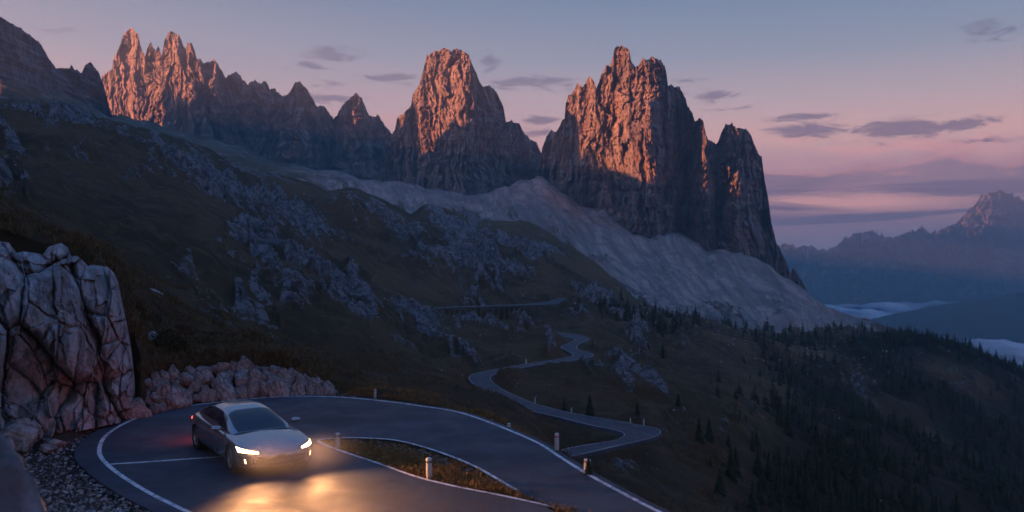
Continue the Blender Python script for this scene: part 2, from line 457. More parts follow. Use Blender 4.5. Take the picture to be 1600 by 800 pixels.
k9q = lambda x: k9p(x) - fan(x) * .8 - 3.5 * perlin(np.asarray(x) / 17.0, 2.3, .5) * (fan(x) != 0)
ST.append((k9d, k9q))
k10p = lambda x: np.where(x < 1215, np.maximum(k9p(x), 345.0), k9p(x) + 700.0)
ST.append((lambda x: k9d(x) + np.interp(x, [1200, 1300], [500, 1100]), k10p))
ST.append((lambda x: np.interp(x, [-400, 900, 1150, 1900], [3600, 3600, 9600, 9600]), lambda x: 400 + np.interp(x, [900, 1150], [-40, 650 * F / 9600])))
NR = [64, 46, 84, 50, 100, 120, 150, 12, 96, 12, 16]
PXC = np.concatenate([np.arange(-300, 0, 4.0), np.arange(0, 1600, 1.9), np.arange(1600, 1900, 5.0)])
NC = len(PXC)
rows_s = [0.0]
for k, n in enumerate(NR): rows_s += list(k + (np.arange(1, n + 1) / n))
rows_s = np.array(rows_s); NROW = len(rows_s)
SD = np.stack([np.log(d(PXC)) for d, p in ST]); SP = np.stack([(p(PXC) - 400.0) for d, p in ST])
def smooth_cols(A, n=9):
    k = np.hanning(n + 2)[1:-1]; k /= k.sum()
    pad = n // 2
    return np.stack([np.convolve(np.pad(r, pad, mode='edge'), k, mode='valid') for r in A])
SDs = smooth_cols(SD, 15); SPs = SP.copy(); SPs[3:7] = smooth_cols(SP, 21)[3:7]; SPs[7:] = smooth_cols(SP, 5)[7:]
k0 = np.clip(np.floor(rows_s).astype(int), 0, len(ST) - 2); ft = rows_s - k0
LD = SDs[k0] * (1 - ft)[:, None] + SDs[k0 + 1] * ft[:, None]
TP = SPs[k0] * (1 - ft)[:, None] + SPs[k0 + 1] * ft[:, None]
near = rows_s <= 1.0
# platform rows: exactly z = 0
LD[near] = (SD[0][None] * (1 - ft[near])[:, None] + SD[1][None] * ft[near][:, None]) if True else 0
n1i = np.where(near)[0][-1]
ftn = rows_s[:n1i + 1][:, None]
LD[:n1i + 1] = SD[0][None] * (1 - ftn) + SD[1][None] * ftn
D = np.exp(LD)
TP[:n1i + 1] = CAMH * F / D[:n1i + 1]
# flat verge up to the foot of the cliff, then a steep rise behind it
b12 = np.where((rows_s > 1.0) & (rows_s <= 2.0))[0]
wcl = 1 - sst(PXC, 205, 222)
f12 = (rows_s[b12] - 1.0)[:, None]
d12 = np.exp(SD[1][None] * (1 - f12) + np.log(np.exp(SDs[2]) + 1.2)[None] * f12)
z2 = CAMH - SPs[2] / F * np.exp(SDs[2])
z12 = z2[None] * f12 ** 7
TPc = (CAMH - z12) * F / d12
D[b12] = D[b12] * (1 - wcl) + d12 * wcl
TP[b12] = TP[b12] * (1 - wcl) + TPc * wcl
b23 = np.where((rows_s > 2.0) & (rows_s < 3.0))[0]
D[b23] = D[b23] + 1.2 * wcl * (3.0 - rows_s[b23])[:, None]
# smooth creases between stations along the rows (beyond the bank)
iS = np.where(rows_s > 2.3)[0][0]; iE = np.where(rows_s < 9.0)[0][-1]
for it in range(60):
    A = TP[iS:iE]
    A[1:-1] = 0.25 * A[:-2] + 0.5 * A[1:-1] + 0.25 * A[2:]
i7 = np.argmin(np.abs(rows_s - 7.0))
TP[i7] = SPs[7]; TP[i7 - 1] = 0.5 * (TP[i7 - 1] + SPs[7]); TP[i7 + 1] = 0.5 * (TP[i7 + 1] + SPs[7])
BASE_D = D; BASE_T = TP
def locate(px, py, s_lo=3.9, s_hi=6.9):
    """world point where the smooth hillside carries the given photo position"""
    c = np.interp(px, PXC, np.arange(NC)); ci = int(min(c, NC - 2)); f = c - ci
    i0 = np.searchsorted(rows_s, s_lo); i1 = np.searchsorted(rows_s, s_hi)
    t = BASE_T[i0:i1, ci] * (1 - f) + BASE_T[i0:i1, ci + 1] * f
    d = BASE_D[i0:i1, ci] * (1 - f) + BASE_D[i0:i1, ci + 1] * f
    tgt = py - 400.0
    idx = np.where((t[:-1] >= tgt) & (t[1:] < tgt))[0]
    if len(idx) == 0: j = int(np.argmin(np.abs(t - tgt))); y = d[j]
    else:
        j = idx[0]; q = (t[j] - tgt) / (t[j] - t[j + 1] + 1e-9); y = d[j] * (1 - q) + d[j + 1] * q
    return np.array([(px - 800) / F * y, y, CAMH - tgt / F * y])

def catmull(P, n=8):
    P = np.array(P, float); Q = np.vstack([2 * P[0] - P[1], P, 2 * P[-1] - P[-2]]); out = []
    for i in range(1, len(Q) - 2):
        for k in range(n):
            t = k / n
            out.append(0.5 * ((2 * Q[i]) + (-Q[i - 1] + Q[i + 1]) * t + (2 * Q[i - 1] - 5 * Q[i] + 4 * Q[i + 1] - Q[i + 2]) * t * t + (-Q[i - 1] + 3 * Q[i] - 3 * Q[i + 1] + Q[i + 2]) * t ** 3))
    out.append(Q[-2]); return np.array(out)
VALLEY = [(892, 715, 876, 704), (932, 706, 907, 697), (970, 697, 935, 693), (1000, 690, 958, 689), (1022, 684, 970, 685), (1033, 677, 975, 680), (1027, 670, 970, 676), (1000, 665, 953, 671),
          (963, 658, 930, 667), (920, 651, 900, 660), (880, 643, 865, 651), (845, 634, 825, 642), (815, 623, 790, 631), (790, 611, 762, 616), (773, 600, 742, 603), (767, 592, 732, 593),
          (772, 586, 737, 586), (795, 580, 760, 580), (840, 571, 810, 571), (880, 566, 850, 565), (905, 562, 875, 561), (922, 559, 890, 558), (928, 555, 895, 555), (920, 551, 888, 550),
          (905, 547, 877, 545), (901, 542, 877, 541), (908, 537, 888, 537), (920, 532, 897, 532), (919, 528, 895, 529), (905, 523.5, 880, 526), (880, 520, 860, 523), (850, 517, 845, 520)]
UPPER = [(640, 486.6, 640, 485), (700, 481.2, 700, 479.6), (760, 479.2, 760, 477.6), (820, 477.2, 820, 475.2), (860, 475.5, 855, 471.5), (884, 472, 864, 469), (892, 469, 872, 467.3), (880, 466, 862, 466)]
valley = catmull(VALLEY, 7); upper = catmull(UPPER, 7)
BT = BASE_T + 400.0
def road_mask(strip, s_lo, s_hi, grow):
    ctr = 0.5 * (strip[:, :2] + strip[:, 2:]); hw = 0.5 * np.hypot(strip[:, 0] - strip[:, 2], (strip[:, 1] - strip[:, 3]))
    i0 = np.searchsorted(rows_s, s_lo); i1 = np.searchsorted(rows_s, s_hi)
    m = np.zeros((NROW, NC))
    cm = (PXC > ctr[:, 0].min() - 60) & (PXC < ctr[:, 0].max() + 60); ci = np.where(cm)[0]
    PXg = PXC[ci][None]; PYg = BT[i0:i1][:, ci]
    best = np.full(PYg.shape, 1e9)
    for a, b, c, d in strip:
        A = np.array([a, b]); B = np.array([c, d]); AB = B - A; L2 = max((AB ** 2).sum(), 1e-6)
        t = np.clip(((PXg - A[0]) * AB[0] + (PYg - A[1]) * AB[1]) / L2, 0, 1)
        best = np.minimum(best, np.hypot(PXg - A[0] - t * AB[0], (PYg - A[1] - t * AB[1]) * 1.6))
    m[i0:i1, ci[0]:ci[-1] + 1] = 1 - sst(best, grow * 0.35, grow)
    return m
RM = np.maximum(road_mask(valley, 3.7, 6.2, 13.0), road_mask(upper, 5.2, 6.8, 6.0))

# world positions and displacement
PXG = PXC[None] + 0 * D
X = (PXG - 800) / F * D; Y = D; Z = CAMH - TP / F * D
S = rows_s[:, None] + 0 * D
beyond = sst(S, 1.0, 1.35)
amp = beyond * (1 - RM)
cell = D * 2.2 / F                                   # lateral grid spacing
rockn = fbm(X / 95, Y / 120, Z / 60, 5, 0.55)
disp = 0
lam = 160.0
for i in range(9):
    fade = sst(lam / cell, 2.0, 6.0) * (1 - sst(lam / D, 0.25, 0.6))
    disp = disp + fade * (0.085 if i < 2 else .12) * lam * perlin(X / lam + 3.1 * i, Y / lam + 7.7 * i, 0.37 * i)
    lam *= 0.47
# rocky ribs across the left hillside, running down to the right
PYG = TP + 400
def zone(cx, cy, rx, ry, ang=0.0, k=1.0):
    a = math.radians(ang); u = ((PXG - cx) * math.cos(a) + (PYG - cy) * math.sin(a)) / rx; v = (-(PXG - cx) * math.sin(a) + (PYG - cy) * math.cos(a)) / ry
    return k * np.exp(-(u * u + v * v))
rz = 0
hs = sst(S, 3.6, 4.0)
for q in [(250, 245, 130, 22, 24), (330, 290, 120, 26, 28), (440, 330, 90, 34, 30), (560, 330, 60, 26, 28, .9), (620, 360, 80, 26, 32, .9), (700, 350, 60, 22, 20), (790, 400, 55, 30, 38),
          (720, 420, 60, 26, 30, .8), (430, 400, 60, 32, 36), (500, 440, 60, 32, 40), (560, 490, 50, 26, 42), (650, 510, 70, 34, 35), (720, 560, 40, 22, 30, .8), (760, 495, 26, 12, 10), (985, 575, 45, 26, 20),
          (960, 505, 55, 22, 35, .8), (1080, 700, 40, 26, 30), (1000, 730, 50, 16, 25), (1120, 770, 60, 20, 35, .8), (150, 270, 70, 14, 20, .8), (40, 240, 60, 12, 20, .6), (260, 330, 60, 14, 28, .6), (380, 250, 50, 16, 30, .8),
          (840, 390, 60, 22, 15, .7), (310, 470, 24, 18, 20, .5), (120, 190, 90, 16, 24, 1.1), (60, 175, 60, 12, 5, .8), (220, 210, 70, 14, 24, 1.0)]:
    rz = np.maximum(rz, zone(*q))
for q in [(240, 455, 26, 14, 20, .7), (245, 535, 20, 20, 40, .6), (960, 720, 40, 14, 25, .5)]:
    rz = np.maximum(rz, zone(*q) )
rock = np.clip(rz * (0.55 + 0.8 * (0.5 + 0.5 * rockn)) , 0, 1) * hs + np.clip(rz, 0, 1) * (1 - hs) * beyond * 0.6
uu = PXG * .84 + PYG * .54; vv = -PXG * .54 + PYG * .84
r2 = ridged(uu / 95 + .4 * perlin(uu / 50, vv / 30, 2.2), vv / 24, 1.7, 5, .62)
r3 = fbm(PXG / 130, PYG / 90, 4.4, 3)
rock = rock * (.12 + .85 * sst(r2, .25, .62)) + .7 * sst(r2, .46, .74) * sst(r3, -.05, .45) * hs
rock = np.clip(rock + 0.25 * sst(rockn, 0.25, 0.8) * hs, 0, 1) * (1 - RM) * (1 - sst(S, 7.3, 8.0))
rock = np.where((PXG > 1000) & (S > 4), rock * 0.75, rock)
rib = ridged(X / 14 + Y / 40, Y / 26, Z / 12, 5, 0.55)
fu_ = PXG * .84 + PYG * .54; fv_ = -PXG * .54 + PYG * .84
disp = disp + sst(S, 3.6, 4.3) * (1 - sst(S, 6.6, 7.0)) * np.clip(D / 300, .1, 1.8) * 4.2 * ridged(fu_ / 210, fv_ / 42 + .5 * perlin(fu_ / 90, fv_ / 90, .3), 6.6, 3, .5) * (1 - sst(PXG, 540, 690))
disp = disp + rock * (1 - sst(S, 6.85, 7.0)) * (np.clip(D / 300, 0.1, 1.6)) * 8.5 * (rib - 0.2) * sst(S, 3.5, 4.2)
# scree gullies
scree = sst(S, 7.2, 7.9) * (1 - sst(PXG, 1290, 1430)) * (.42 + .58 * sst(PXG, 420, 680))
gul = ridged((PXG - 0.9 * (PYG - 300)) / 30.0 + 0.5 * fbm(PXG / 60, PYG / 60, 0, 3), D / 900.0, 0.0, 4, 0.5)
disp = disp + scree * (S < 9.5) * fbm((PXG - 0.95 * (PYG - 330)) / 26.0, PYG / 160.0, 0.5, 5, .6) * 3.0 * sst(S, 7.3, 8.2) * (1 - sst(S, 8.8, 9.0) * 0.5)
disp = disp * (1 - sst(S, 6.9, 7.0) * (1 - sst(S, 7.0, 7.15)) * 0.0)
disp = np.where(S > 6.7, disp * np.where(S < 7.15, 0.55, 1.0), disp)
disp = disp * amp
rs = sst(ridged(uu / 34 + .5 * perlin(uu / 30, vv / 20, 8.2), vv / 11, 3.1, 5, .62), .40, .70) * scree * sst(fbm(PXG / 70, PYG / 40, 9.9, 3), -.25, .3) * (1 - .6 * sst(S, 8.0, 8.6))
disp = disp + rs * (ridged(X / 40, Y / 60, Z / 30, 4, .6) + .1) * 9.0 * (S < 9)
scree = scree * (1 - .9 * rs); rock = np.clip(rock + rs * .75, 0, 1)
# near ground: slight unevenness off the asphalt
Z = Z + disp - RM * 0.35 * sst(S, 3.7, 4.0)
grv = (1 - sst(S, 1.0, 1.25)) * 1.0
gravel = np.clip(grv, 0, 1) * np.where((PXG > 495) & (S <= 1.0), .35, 1.0)
Z = Z + np.where(S <= 1.0, -0.03 + 0.03 * fbm(X * 1.3, Y * 1.3, 0, 4), 0) * 1.0
across = X + 0.0 * Y; down = Y
# streak coordinate follows the fall line of the fans
across = (PXG - 0.95 * (PYG - 330)) * 1.15
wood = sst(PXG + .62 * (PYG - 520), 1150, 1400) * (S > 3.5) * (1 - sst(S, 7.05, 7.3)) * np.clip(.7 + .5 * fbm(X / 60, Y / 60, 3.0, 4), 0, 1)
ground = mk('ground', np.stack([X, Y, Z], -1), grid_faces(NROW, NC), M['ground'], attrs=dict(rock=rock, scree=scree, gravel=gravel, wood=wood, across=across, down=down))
tag(ground, 'mountain ground of brown grass, pale rock ribs and scree fans', kind='structure')
GX, GY, GZ = X, Y, Z

# ------------------------------------------------------------------ asphalt, markings
def asphalt_mat():
    m, t, b = mat_new('asphalt')
    co = t.new('ShaderNodeTexCoord').outputs['Object']
    n = t.noise(co, 0.5, 7, 0.6, 0.4); f = t.noise(co, 60.0, 4, 0.7)
    c = t.mix(t.ss(n, 0.36, 0.64), (0.013, 0.021, 0.036, 1), (0.029, 0.040, 0.060, 1))
    c = t.mix(t.mul(t.ss(f, 0.45, 0.65), 0.45), c, (0.065, 0.068, 0.075, 1))
    nn = t.noise(co, 1.7, 8, 0.6, 1.5)
    pt = t.new('ShaderNodeTexVoronoi', feature='F1'); pt.inputs['Scale'].default_value = 0.28; t.l.new(co, pt.inputs['Vector'])
    c = t.mix(t.mul(t.ss(pt.outputs['Color'], 0.55, 0.60), 0.35), c, (0.016, 0.018, 0.023, 1))
    crack = t.ss(t.m('ABSOLUTE', t.sub(nn, 0.5)), 0.010, 0.0)
    c = t.mix(t.mul(crack, 0.8), c, (0.015, 0.015, 0.016, 1))
    t.l.new(c, b.inputs['Base Color'])
    r = t.ss(t.noise(co, 0.9, 6, 0.6, 0.5), 0.3, 0.7, 0.60, 0.80)
    t.l.new(r, b.inputs['Roughness'])
    b.inputs['Specular IOR Level'].default_value = 0.32
    bump(t, b, t.add(t.mul(t.noise(co, 9.0, 6, 0.75), 0.9), t.mul(f, 0.8)), 0.016, 0.85)
    return m
M['asphalt'] = asphalt_mat()
def paint_mat():
    m, t, b = mat_new('road_paint')
    co = t.new('ShaderNodeTexCoord').outputs['Object']
    n = t.noise(co, 7.0, 8, 0.7)
    c = t.mix(t.ss(n, 0.40, 0.56), (0.22, 0.22, 0.23, 1), (0.58, 0.58, 0.58, 1))
    t.l.new(c, b.inputs['Base Color']); b.inputs['Roughness'].default_value = 0.6
    return m
M['paint'] = paint_mat()
def g0(px, py, z=0.0):
    d = (CAMH - z) * F / (py - 400.0)
    return np.array([(px - 800) / F * d, d, z])
PAIRS = [((620, 960), (1350, 930)), ((420, 862), (1100, 852)), ((282, 797), (879, 798)), ((220, 765), (710, 762)), ((170, 730), (594, 727)), ((155, 705), (507, 697)), ((172, 677), (497, 692.5)), ((225, 651), (498, 690.5)),
         ((300, 635), (501, 689)), ((420, 622.5), (522, 687)), ((510, 621), (556, 686)), ((588, 627), (612, 689)), ((650, 635), (657, 699)), ((725, 648), (702, 714)),
         ((826, 687), (744, 732)), ((875, 716), (781, 753)), ((920, 744), (806, 768)), ((1021, 798), (880, 808)), ((1200, 885), (1060, 880)), ((1400, 990), (1240, 985))]
ow = np.array([g0(*a)[:2] for a, b in PAIRS]); iw = np.array([g0(*b)[:2] for a, b in PAIRS])
ow = catmull(ow, 10); iw = catmull(iw, 10)
def offs(P, d):
    T = np.gradient(P, axis=0); T /= np.linalg.norm(T, axis=1)[:, None] + 1e-9
    return P + d * np.stack([-T[:, 1], T[:, 0]], -1) if np.isscalar(d) else P + d[:, None] * np.stack([-T[:, 1], T[:, 0]], -1)
# outer edge of asphalt lies outside the painted line
ctr = iw.mean(0)
sgn = 1.0 if np.mean(np.linalg.norm(offs(ow, 0.3) - ctr, axis=1)) > np.mean(np.linalg.norm(ow - ctr, axis=1)) else -1.0
npt = len(ow)
tt = np.linspace(0, 1, npt)
shoulder = np.interp(tt, [0, 0.12, 0.27, 0.36, 0.48, 1.0], [0.45, 0.45, 0.55, 0.30, 0.22, 0.20])
oe = offs(ow, sgn * shoulder)
ie = iw - sgn * 0.0
NX = 14
Vr = []
for j in range(NX):
    q = j / (NX - 1)
    Vr.append(np.concatenate([oe * (1 - q) + ie * q, np.full((npt, 1), 0.03)], 1))
Vr = np.array(Vr)
# small skirts so that the slab has an edge
sk0 = Vr[0].copy(); sk0[:, 2] = -0.12
sk1 = Vr[-1].copy(); sk1[:, 2] = -0.12
Vr = np.concatenate([sk0[None], Vr, sk1[None]])
road = mk('road', Vr.reshape(-1, 3), grid_faces(NX + 2, npt)[:, ::-1], M['asphalt'], smooth=False)
tag(road, 'dark smooth asphalt hairpin in the foreground', kind='structure')
def line_strip(name, P, wdt, z, mat=None):
    a, b = offs(P, wdt / 2), offs(P, -wdt / 2)
    V = np.concatenate([np.c_[a, np.full(len(a), z)], np.c_[b, np.full(len(b), z)]])
    n = len(P); Fq = np.stack([np.arange(n - 1), np.arange(1, n), n + np.arange(1, n), n + np.arange(n - 1)], -1)
    return mk(name, V, Fq, mat or M['paint'], smooth=False)
l1 = line_strip('road_marking', ow, 0.10, 0.035); tag(l1, 'white edge line round the outside of the hairpin', kind='structure')
INL = [(1350, 930), (1100, 852), (879, 798), (785, 777), (710, 762), (650, 747), (594, 727), (537, 708), (510, 698), (499, 692.5), (499, 689.5), (508, 687.8), (522, 687), (556, 686), (612, 689), (657, 699), (702, 714), (744, 732), (781, 753), (806, 768)]
iwl = catmull(np.array([g0(a, b)[:2] for a, b in INL]), 8)
l2 = line_strip('road_marking', iwl, 0.085, 0.036); tag(l2, 'white edge line round the grassy tip of the hairpin', kind='structure')
cl = catmull(np.array([g0(a, b)[:2] for a, b in [(168, 728), (230, 724), (300, 719), (372, 714)]]), 6)  # pale flat streak laid across the lane
l3 = line_strip('road_marking', cl, 0.10, 0.0365, None); tag(l3, 'faint white streak crossing the lane behind the car', kind='structure')

# valley road: strips resting on the hillside
def valley_road(strip, name, label, lw):
    A = np.array([locate(a, b) for a, b, c, d in strip]); B = np.array([locate(c, d) for a, b, c, d in strip])
    A[:, 2] += 0.06; B[:, 2] += 0.06
    k = np.hanning(7)[1:-1]; k /= k.sum()
    for Q in (A, B):
        for c in range(3): Q[2:-2, c] = np.convolve(Q[:, c], k, mode='valid')
    rows = [A + (B - A) * q for q in np.linspace(0, 1, 5)]
    dn = np.array([0, 0, -0.6])
    rows = [A + dn - (B - A) * 0.04] + rows + [B + dn + (B - A) * 0.04]
    n = len(A)
    o = mk(name, np.array(rows).reshape(-1, 3), grid_faces(len(rows), n), M['asphalt'], smooth=False)
    tag(o, label, kind='structure')
    up = np.array([0, 0, 0.05])
    for Q, R, lab in ((A, B, 'outer'), (B, A, 'inner')):
        wv = (R - Q) / (np.linalg.norm(R - Q, axis=1)[:, None] + 1e-6)
        V = np.concatenate([Q + up + wv * 0.15, Q + up + wv * (0.15 + lw)])
        Fq = np.stack([np.arange(n - 1), np.arange(1, n), n + np.arange(1, n), n + np.arange(n - 1)], -1)
        lo = mk('road_marking', V, Fq, M['paint'], smooth=False)
        tag(lo, 'thin white %s edge line of the %s' % (lab, 'winding valley road' if lw > .13 else 'upper road'), kind='structure')
    return A, B
VA, VB = valley_road(valley, 'road', 'narrow asphalt road winding through the hollow below', 0.135)
UA, UB = valley_road(upper, 'road', 'thin upper stretch of road on the bench below the scree', 0.12)

# ------------------------------------------------------------------ mountains
def mountain(name, label, sky, foot, depth, plan, mat, jag=3.0, jl=5.0, B=(40, 60), Fl=(14, 18), sm=(5, 6), lean=0.25, step=1.0, nrow=220, thick=120, zs=1.0, seed=0, extra=None, jx=None):
    """a rock wall: skyline, foot and plan given in photo columns; front relief, thickness and back are real geometry"""
    sk = np.array(sky, float)
    px = np.arange(sk[0, 0], sk[-1, 0] + 0.01, step)
    sy = np.interp(px, sk[:, 0], sk[:, 1])
    jn = ridged(px / jl + seed, 0.3 + seed, 0, 3, 0.75)
    jf = 1.0 if jx is None else np.interp(px, [a for a, b in jx], [b for a, b in jx])
    pk = 1 - np.abs(((px / (jl * 2.2) + .5 * np.array([float(perlin(q_ / 23., seed, .2)) for q_ in px])) % 1.0) * 2 - 1)
    sy = sy - jag * (jn - 0.35) * jf - jag * .9 * (pk ** 2 - .3) * np.clip(.5 + 1.2 * perlin(px / 31., 0.7 + seed, .4), 0, 1.3)
    fy = np.interp(px, [a for a, b in foot], [b for a, b in foot])
    fy = np.maximum(fy, sy + 1.0)
    t = np.linspace(0, 1, nrow)[:, None]
    PY = fy[None] + (sy - fy)[None] * t
    pl = np.interp(px, [a for a, b in plan], [b for a, b in plan])
    k = np.hanning(9)[1:-1]; k /= k.sum()
    pl = np.convolve(np.pad(pl, 3, mode='edge'), k, mode='valid')
    d0 = np.interp(px, [a for a, b in depth], [b for a, b in depth]) if isinstance(depth, list) else depth + 0 * px
    Xr = (px[None] - 800) / F * d0[None] + 0 * PY; Zr = (400 - PY) / F * d0[None]
    wx = Xr + 18 * fbm(Xr / 90, Zr / 110, seed + .5, 3) * (B[1] / 60)
    y = d0[None] + pl[None] + lean * (Zr - Zr[0][None])
    hgt = (Zr - Zr[0][None])
    y = y - B[0] * ridged(wx / B[1], Zr / (B[1] * 5), seed, 3, 0.5) * (0.4 + 0.6 * np.clip(hgt / (B[1] * 1.2), 0, 1))
    y = y - Fl[0] * ridged(wx / Fl[1] + 4, Zr / (Fl[1] * 5.5), seed + 2, 4, 0.6)
    y = y - sm[0] * ridged(wx / sm[1], Zr / (sm[1] * 2.6), seed + 3, 4, 0.65)
    # angular pillars and broken blocks
    st_ = (Zr + 9 * fbm(Xr / 70, Zr / 40, seed + 3.3, 3)) / (sm[1] * 2.3)
    sfr = st_ - np.floor(st_); y = y + sm[0] * .9 * (sfr ** 2 - .33) * (.4 + .6 * np.clip(fbm(Xr / 50, Zr / 30, seed + 8.8, 2) + .5, 0, 1))
    y = y - sm[0] * .9 * ridged(wx / (sm[1] * .8), Zr / (sm[1] * 9), seed + 11, 3, .6)
    wz = Zr + sm[1] * 1.6 * fbm(Xr / (sm[1] * 5), Zr / (sm[1] * 5), seed + 7.5, 3)
    wx2 = wx + sm[1] * 1.0 * fbm(Xr / (sm[1] * 4), Zr / (sm[1] * 4), seed + 1.5, 3)
    y = y + Fl[0] * 1.5 * facets(wx2 / (Fl[1] * 1.2), wz / (Fl[1] * 4.2), seed, 1.0, .6)
    y = y + sm[0] * 1.7 * facets(wx2 / (sm[1] * 1.5), wz / (sm[1] * 4.0), seed + 1, 1.0, .7)
    y = y + sm[0] * .85 * facets(wx2 / (sm[1] * .6), wz / (sm[1] * 1.6), seed + 2, 1.0, .7)
    f1, f2, _ = worley(wx / (Fl[1] * 1.3), Zr / (Fl[1] * 4.2), y * 0 + seed, seed)
    y = y - Fl[0] * .5 * (1 - f1 * 1.3)
    y = y - sm[0] * .7 * fbm(wx / (sm[1] * .9), Zr / (sm[1] * 1.3), seed + 5, 4, .65)
    # ledges
    led = perlin(Xr / 160 * zs, Zr / (22 / zs), seed + 9)
    y = y + (Fl[0] * 0.45) * led
    # pinnacles standing proud near the crest
    top = t ** 3
    y = y + top * B[0] * 0.8 * np.abs(perlin(wx / (B[1] * .4), Zr / 200, seed + 6))
    if extra is not None: y = y + extra(px[None] + 0 * PY, PY)
    XX = (px[None] - 800) / F * y; ZZ = CAMH + (400 - PY) / F * y
    # back of the mountain
    rows = [np.stack([XX, y, ZZ], -1)]
    zt, zb = ZZ[-1], ZZ[0]
    for q, dzz in ((0.15, 0.02), (0.5, 0.2), (1.0, 0.6), (1.5, 1.0)):
        rows.append(np.stack([XX[-1] * (y[-1] + thick * q) / y[-1], y[-1] + thick * q, zt + (zb - zt) * dzz], -1)[None])
    V = np.concatenate(rows)
    o = mk(name, V.reshape(-1, 3), grid_faces(V.shape[0], V.shape[1]), mat, smooth=False)
    tag(o, label, kind='structure')
    return o

SK_MASSIF = [(120, 190), (150, 150), (160, 120), (175, 109), (177, 94), (186, 76), (192, 57), (199, 47), (208, 46), (216, 57), (222, 80), (226, 90), (230, 74), (236, 69), (243, 80), (247, 74), (253, 86), (257, 66), (262, 53), (269, 50),
             (280, 57), (287, 74), (290, 77), (293, 68), (299, 68), (304, 80), (307, 92), (319, 99), (326, 98), (333, 94), (341, 102), (348, 116), (354, 122), (361, 116), (366, 115), (374, 116), (383, 131), (388, 132), (394, 127), (398, 125), (403, 131),
             (416, 129), (422, 140), (431, 140), (437, 149), (446, 151), (453, 144), (461, 130), (468, 128), (477, 137), (486, 151), (494, 167), (505, 166), (516, 179), (521, 188), (527, 178), (538, 162), (550, 151), (558, 146), (565, 155),
             (577, 182), (584, 183), (592, 181), (600, 195), (612, 210), (640, 230), (670, 250)]
FT_MASSIF = [(120, 215), (175, 192), (262, 216), (350, 240), (437, 272), (520, 294), (600, 306), (670, 310)]
mountain('mountain', 'long jagged ridge of spires, its left end glowing red', SK_MASSIF, FT_MASSIF, [(120, 2400), (330, 2250), (670, 2250)],
         [(120, 260), (180, 150), (300, -60), (318, -80), (345, 20), (450, 120), (470, 80), (520, 200), (555, 120), (670, 330)], M['massif'], jag=4.6, jl=5.0, B=(60, 85), Fl=(26, 30), sm=(10, 10), seed=1, lean=0.35)
SK_CENTRE = [(585, 300), (600, 250), (612, 212), (617, 205), (620, 186), (628, 180), (642, 167), (645, 148), (655, 135), (660, 115), (664, 98), (667, 87), (677, 82), (688, 78), (697, 76), (705, 80), (712, 77), (720, 78), (732, 86), (740, 106), (748, 125), (755, 137),
             (765, 134), (772, 140), (780, 152), (787, 170), (791, 192), (800, 190), (812, 196), (820, 210), (827, 217), (837, 222), (845, 238), (860, 262), (885, 290), (900, 310)]
FT_CENTRE = [(585, 310), (640, 306), (740, 308), (840, 316), (900, 330)]
mountain('mountain', 'massive blocky tower in the middle of the range', SK_CENTRE, FT_CENTRE, 1900,
         [(585, 300), (640, 130), (700, 10), (728, -60), (745, -20), (790, 110), (845, 200), (900, 320)], M['massif'], jag=3.6, jl=6.0, B=(42, 70), Fl=(20, 24), sm=(8, 8), seed=4, lean=0.3)
SK_RIGHT = [(838, 330), (843, 262), (847, 232), (854, 214), (861, 204), (868, 208), (876, 195), (882, 186), (884, 160), (890, 150), (896, 143), (904, 130), (911, 138), (916, 128), (921, 120), (927, 127), (932, 138), (938, 122), (943, 112), (947, 103), (953, 104), (957, 92), (960, 78), (966, 73), (975, 73),
            (983, 78), (986, 97), (992, 105), (998, 103), (1004, 92), (1012, 95), (1018, 89), (1026, 92), (1033, 97), (1039, 104), (1042, 118), (1044, 134), (1053, 136), (1062, 137), (1068, 148), (1073, 162), (1082, 178), (1086, 191), (1092, 185), (1099, 190), (1103, 210), (1107, 220), (1121, 225), (1127, 208), (1134, 196),
            (1144, 194), (1152, 202), (1166, 202), (1174, 213), (1180, 230), (1185, 241), (1190, 246), (1194, 275), (1199, 303), (1205, 348), (1214, 382), (1229, 410), (1234, 428), (1241, 420), (1253, 440), (1266, 466)]
FT_RIGHT = [(838, 332), (860, 326), (900, 342), (1000, 366), (1100, 398), (1200, 432), (1232, 448), (1266, 470)]
mountain('mountain', 'tallest sunlit group of towers above the widest scree fan', SK_RIGHT, FT_RIGHT, [(838, 1640), (1000, 1500), (1266, 1450)],
         [(838, 240), (880, 130), (905, 70), (960, 10), (1016, -70), (1030, -50), (1062, 70), (1078, 55), (1104, -25), (1118, 60), (1134, 30), (1152, 0), (1190, 120), (1230, 190), (1266, 260)], M['massif'], jag=4.4, jl=5.5, B=(36, 52), Fl=(17, 18), sm=(7, 6.5), seed=8, lean=0.27, nrow=280)
SK_LEFT = [(-320, 330), (-220, 230), (-130, 90), (-60, -6), (0, 26), (13, 35), (31, 44), (48, 57), (61, 66), (74, 87), (87, 107), (107, 107), (112, 104), (127, 115), (133, 102), (142, 98), (153, 112), (160, 127), (168, 157), (175, 182), (182, 205)]
FT_LEFT = [(-320, 340), (-220, 300), (-60, 150), (0, 140), (87, 165), (175, 200), (182, 208)]
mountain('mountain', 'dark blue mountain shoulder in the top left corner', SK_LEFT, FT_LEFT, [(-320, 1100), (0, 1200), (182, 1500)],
         [(-320, 100), (0, 0), (90, 120), (182, 60)], M['dark_rock'], jag=3.5, jl=6.0, B=(34, 60), Fl=(16, 20), sm=(7, 7), seed=12, lean=0.8, step=1.5, nrow=160)
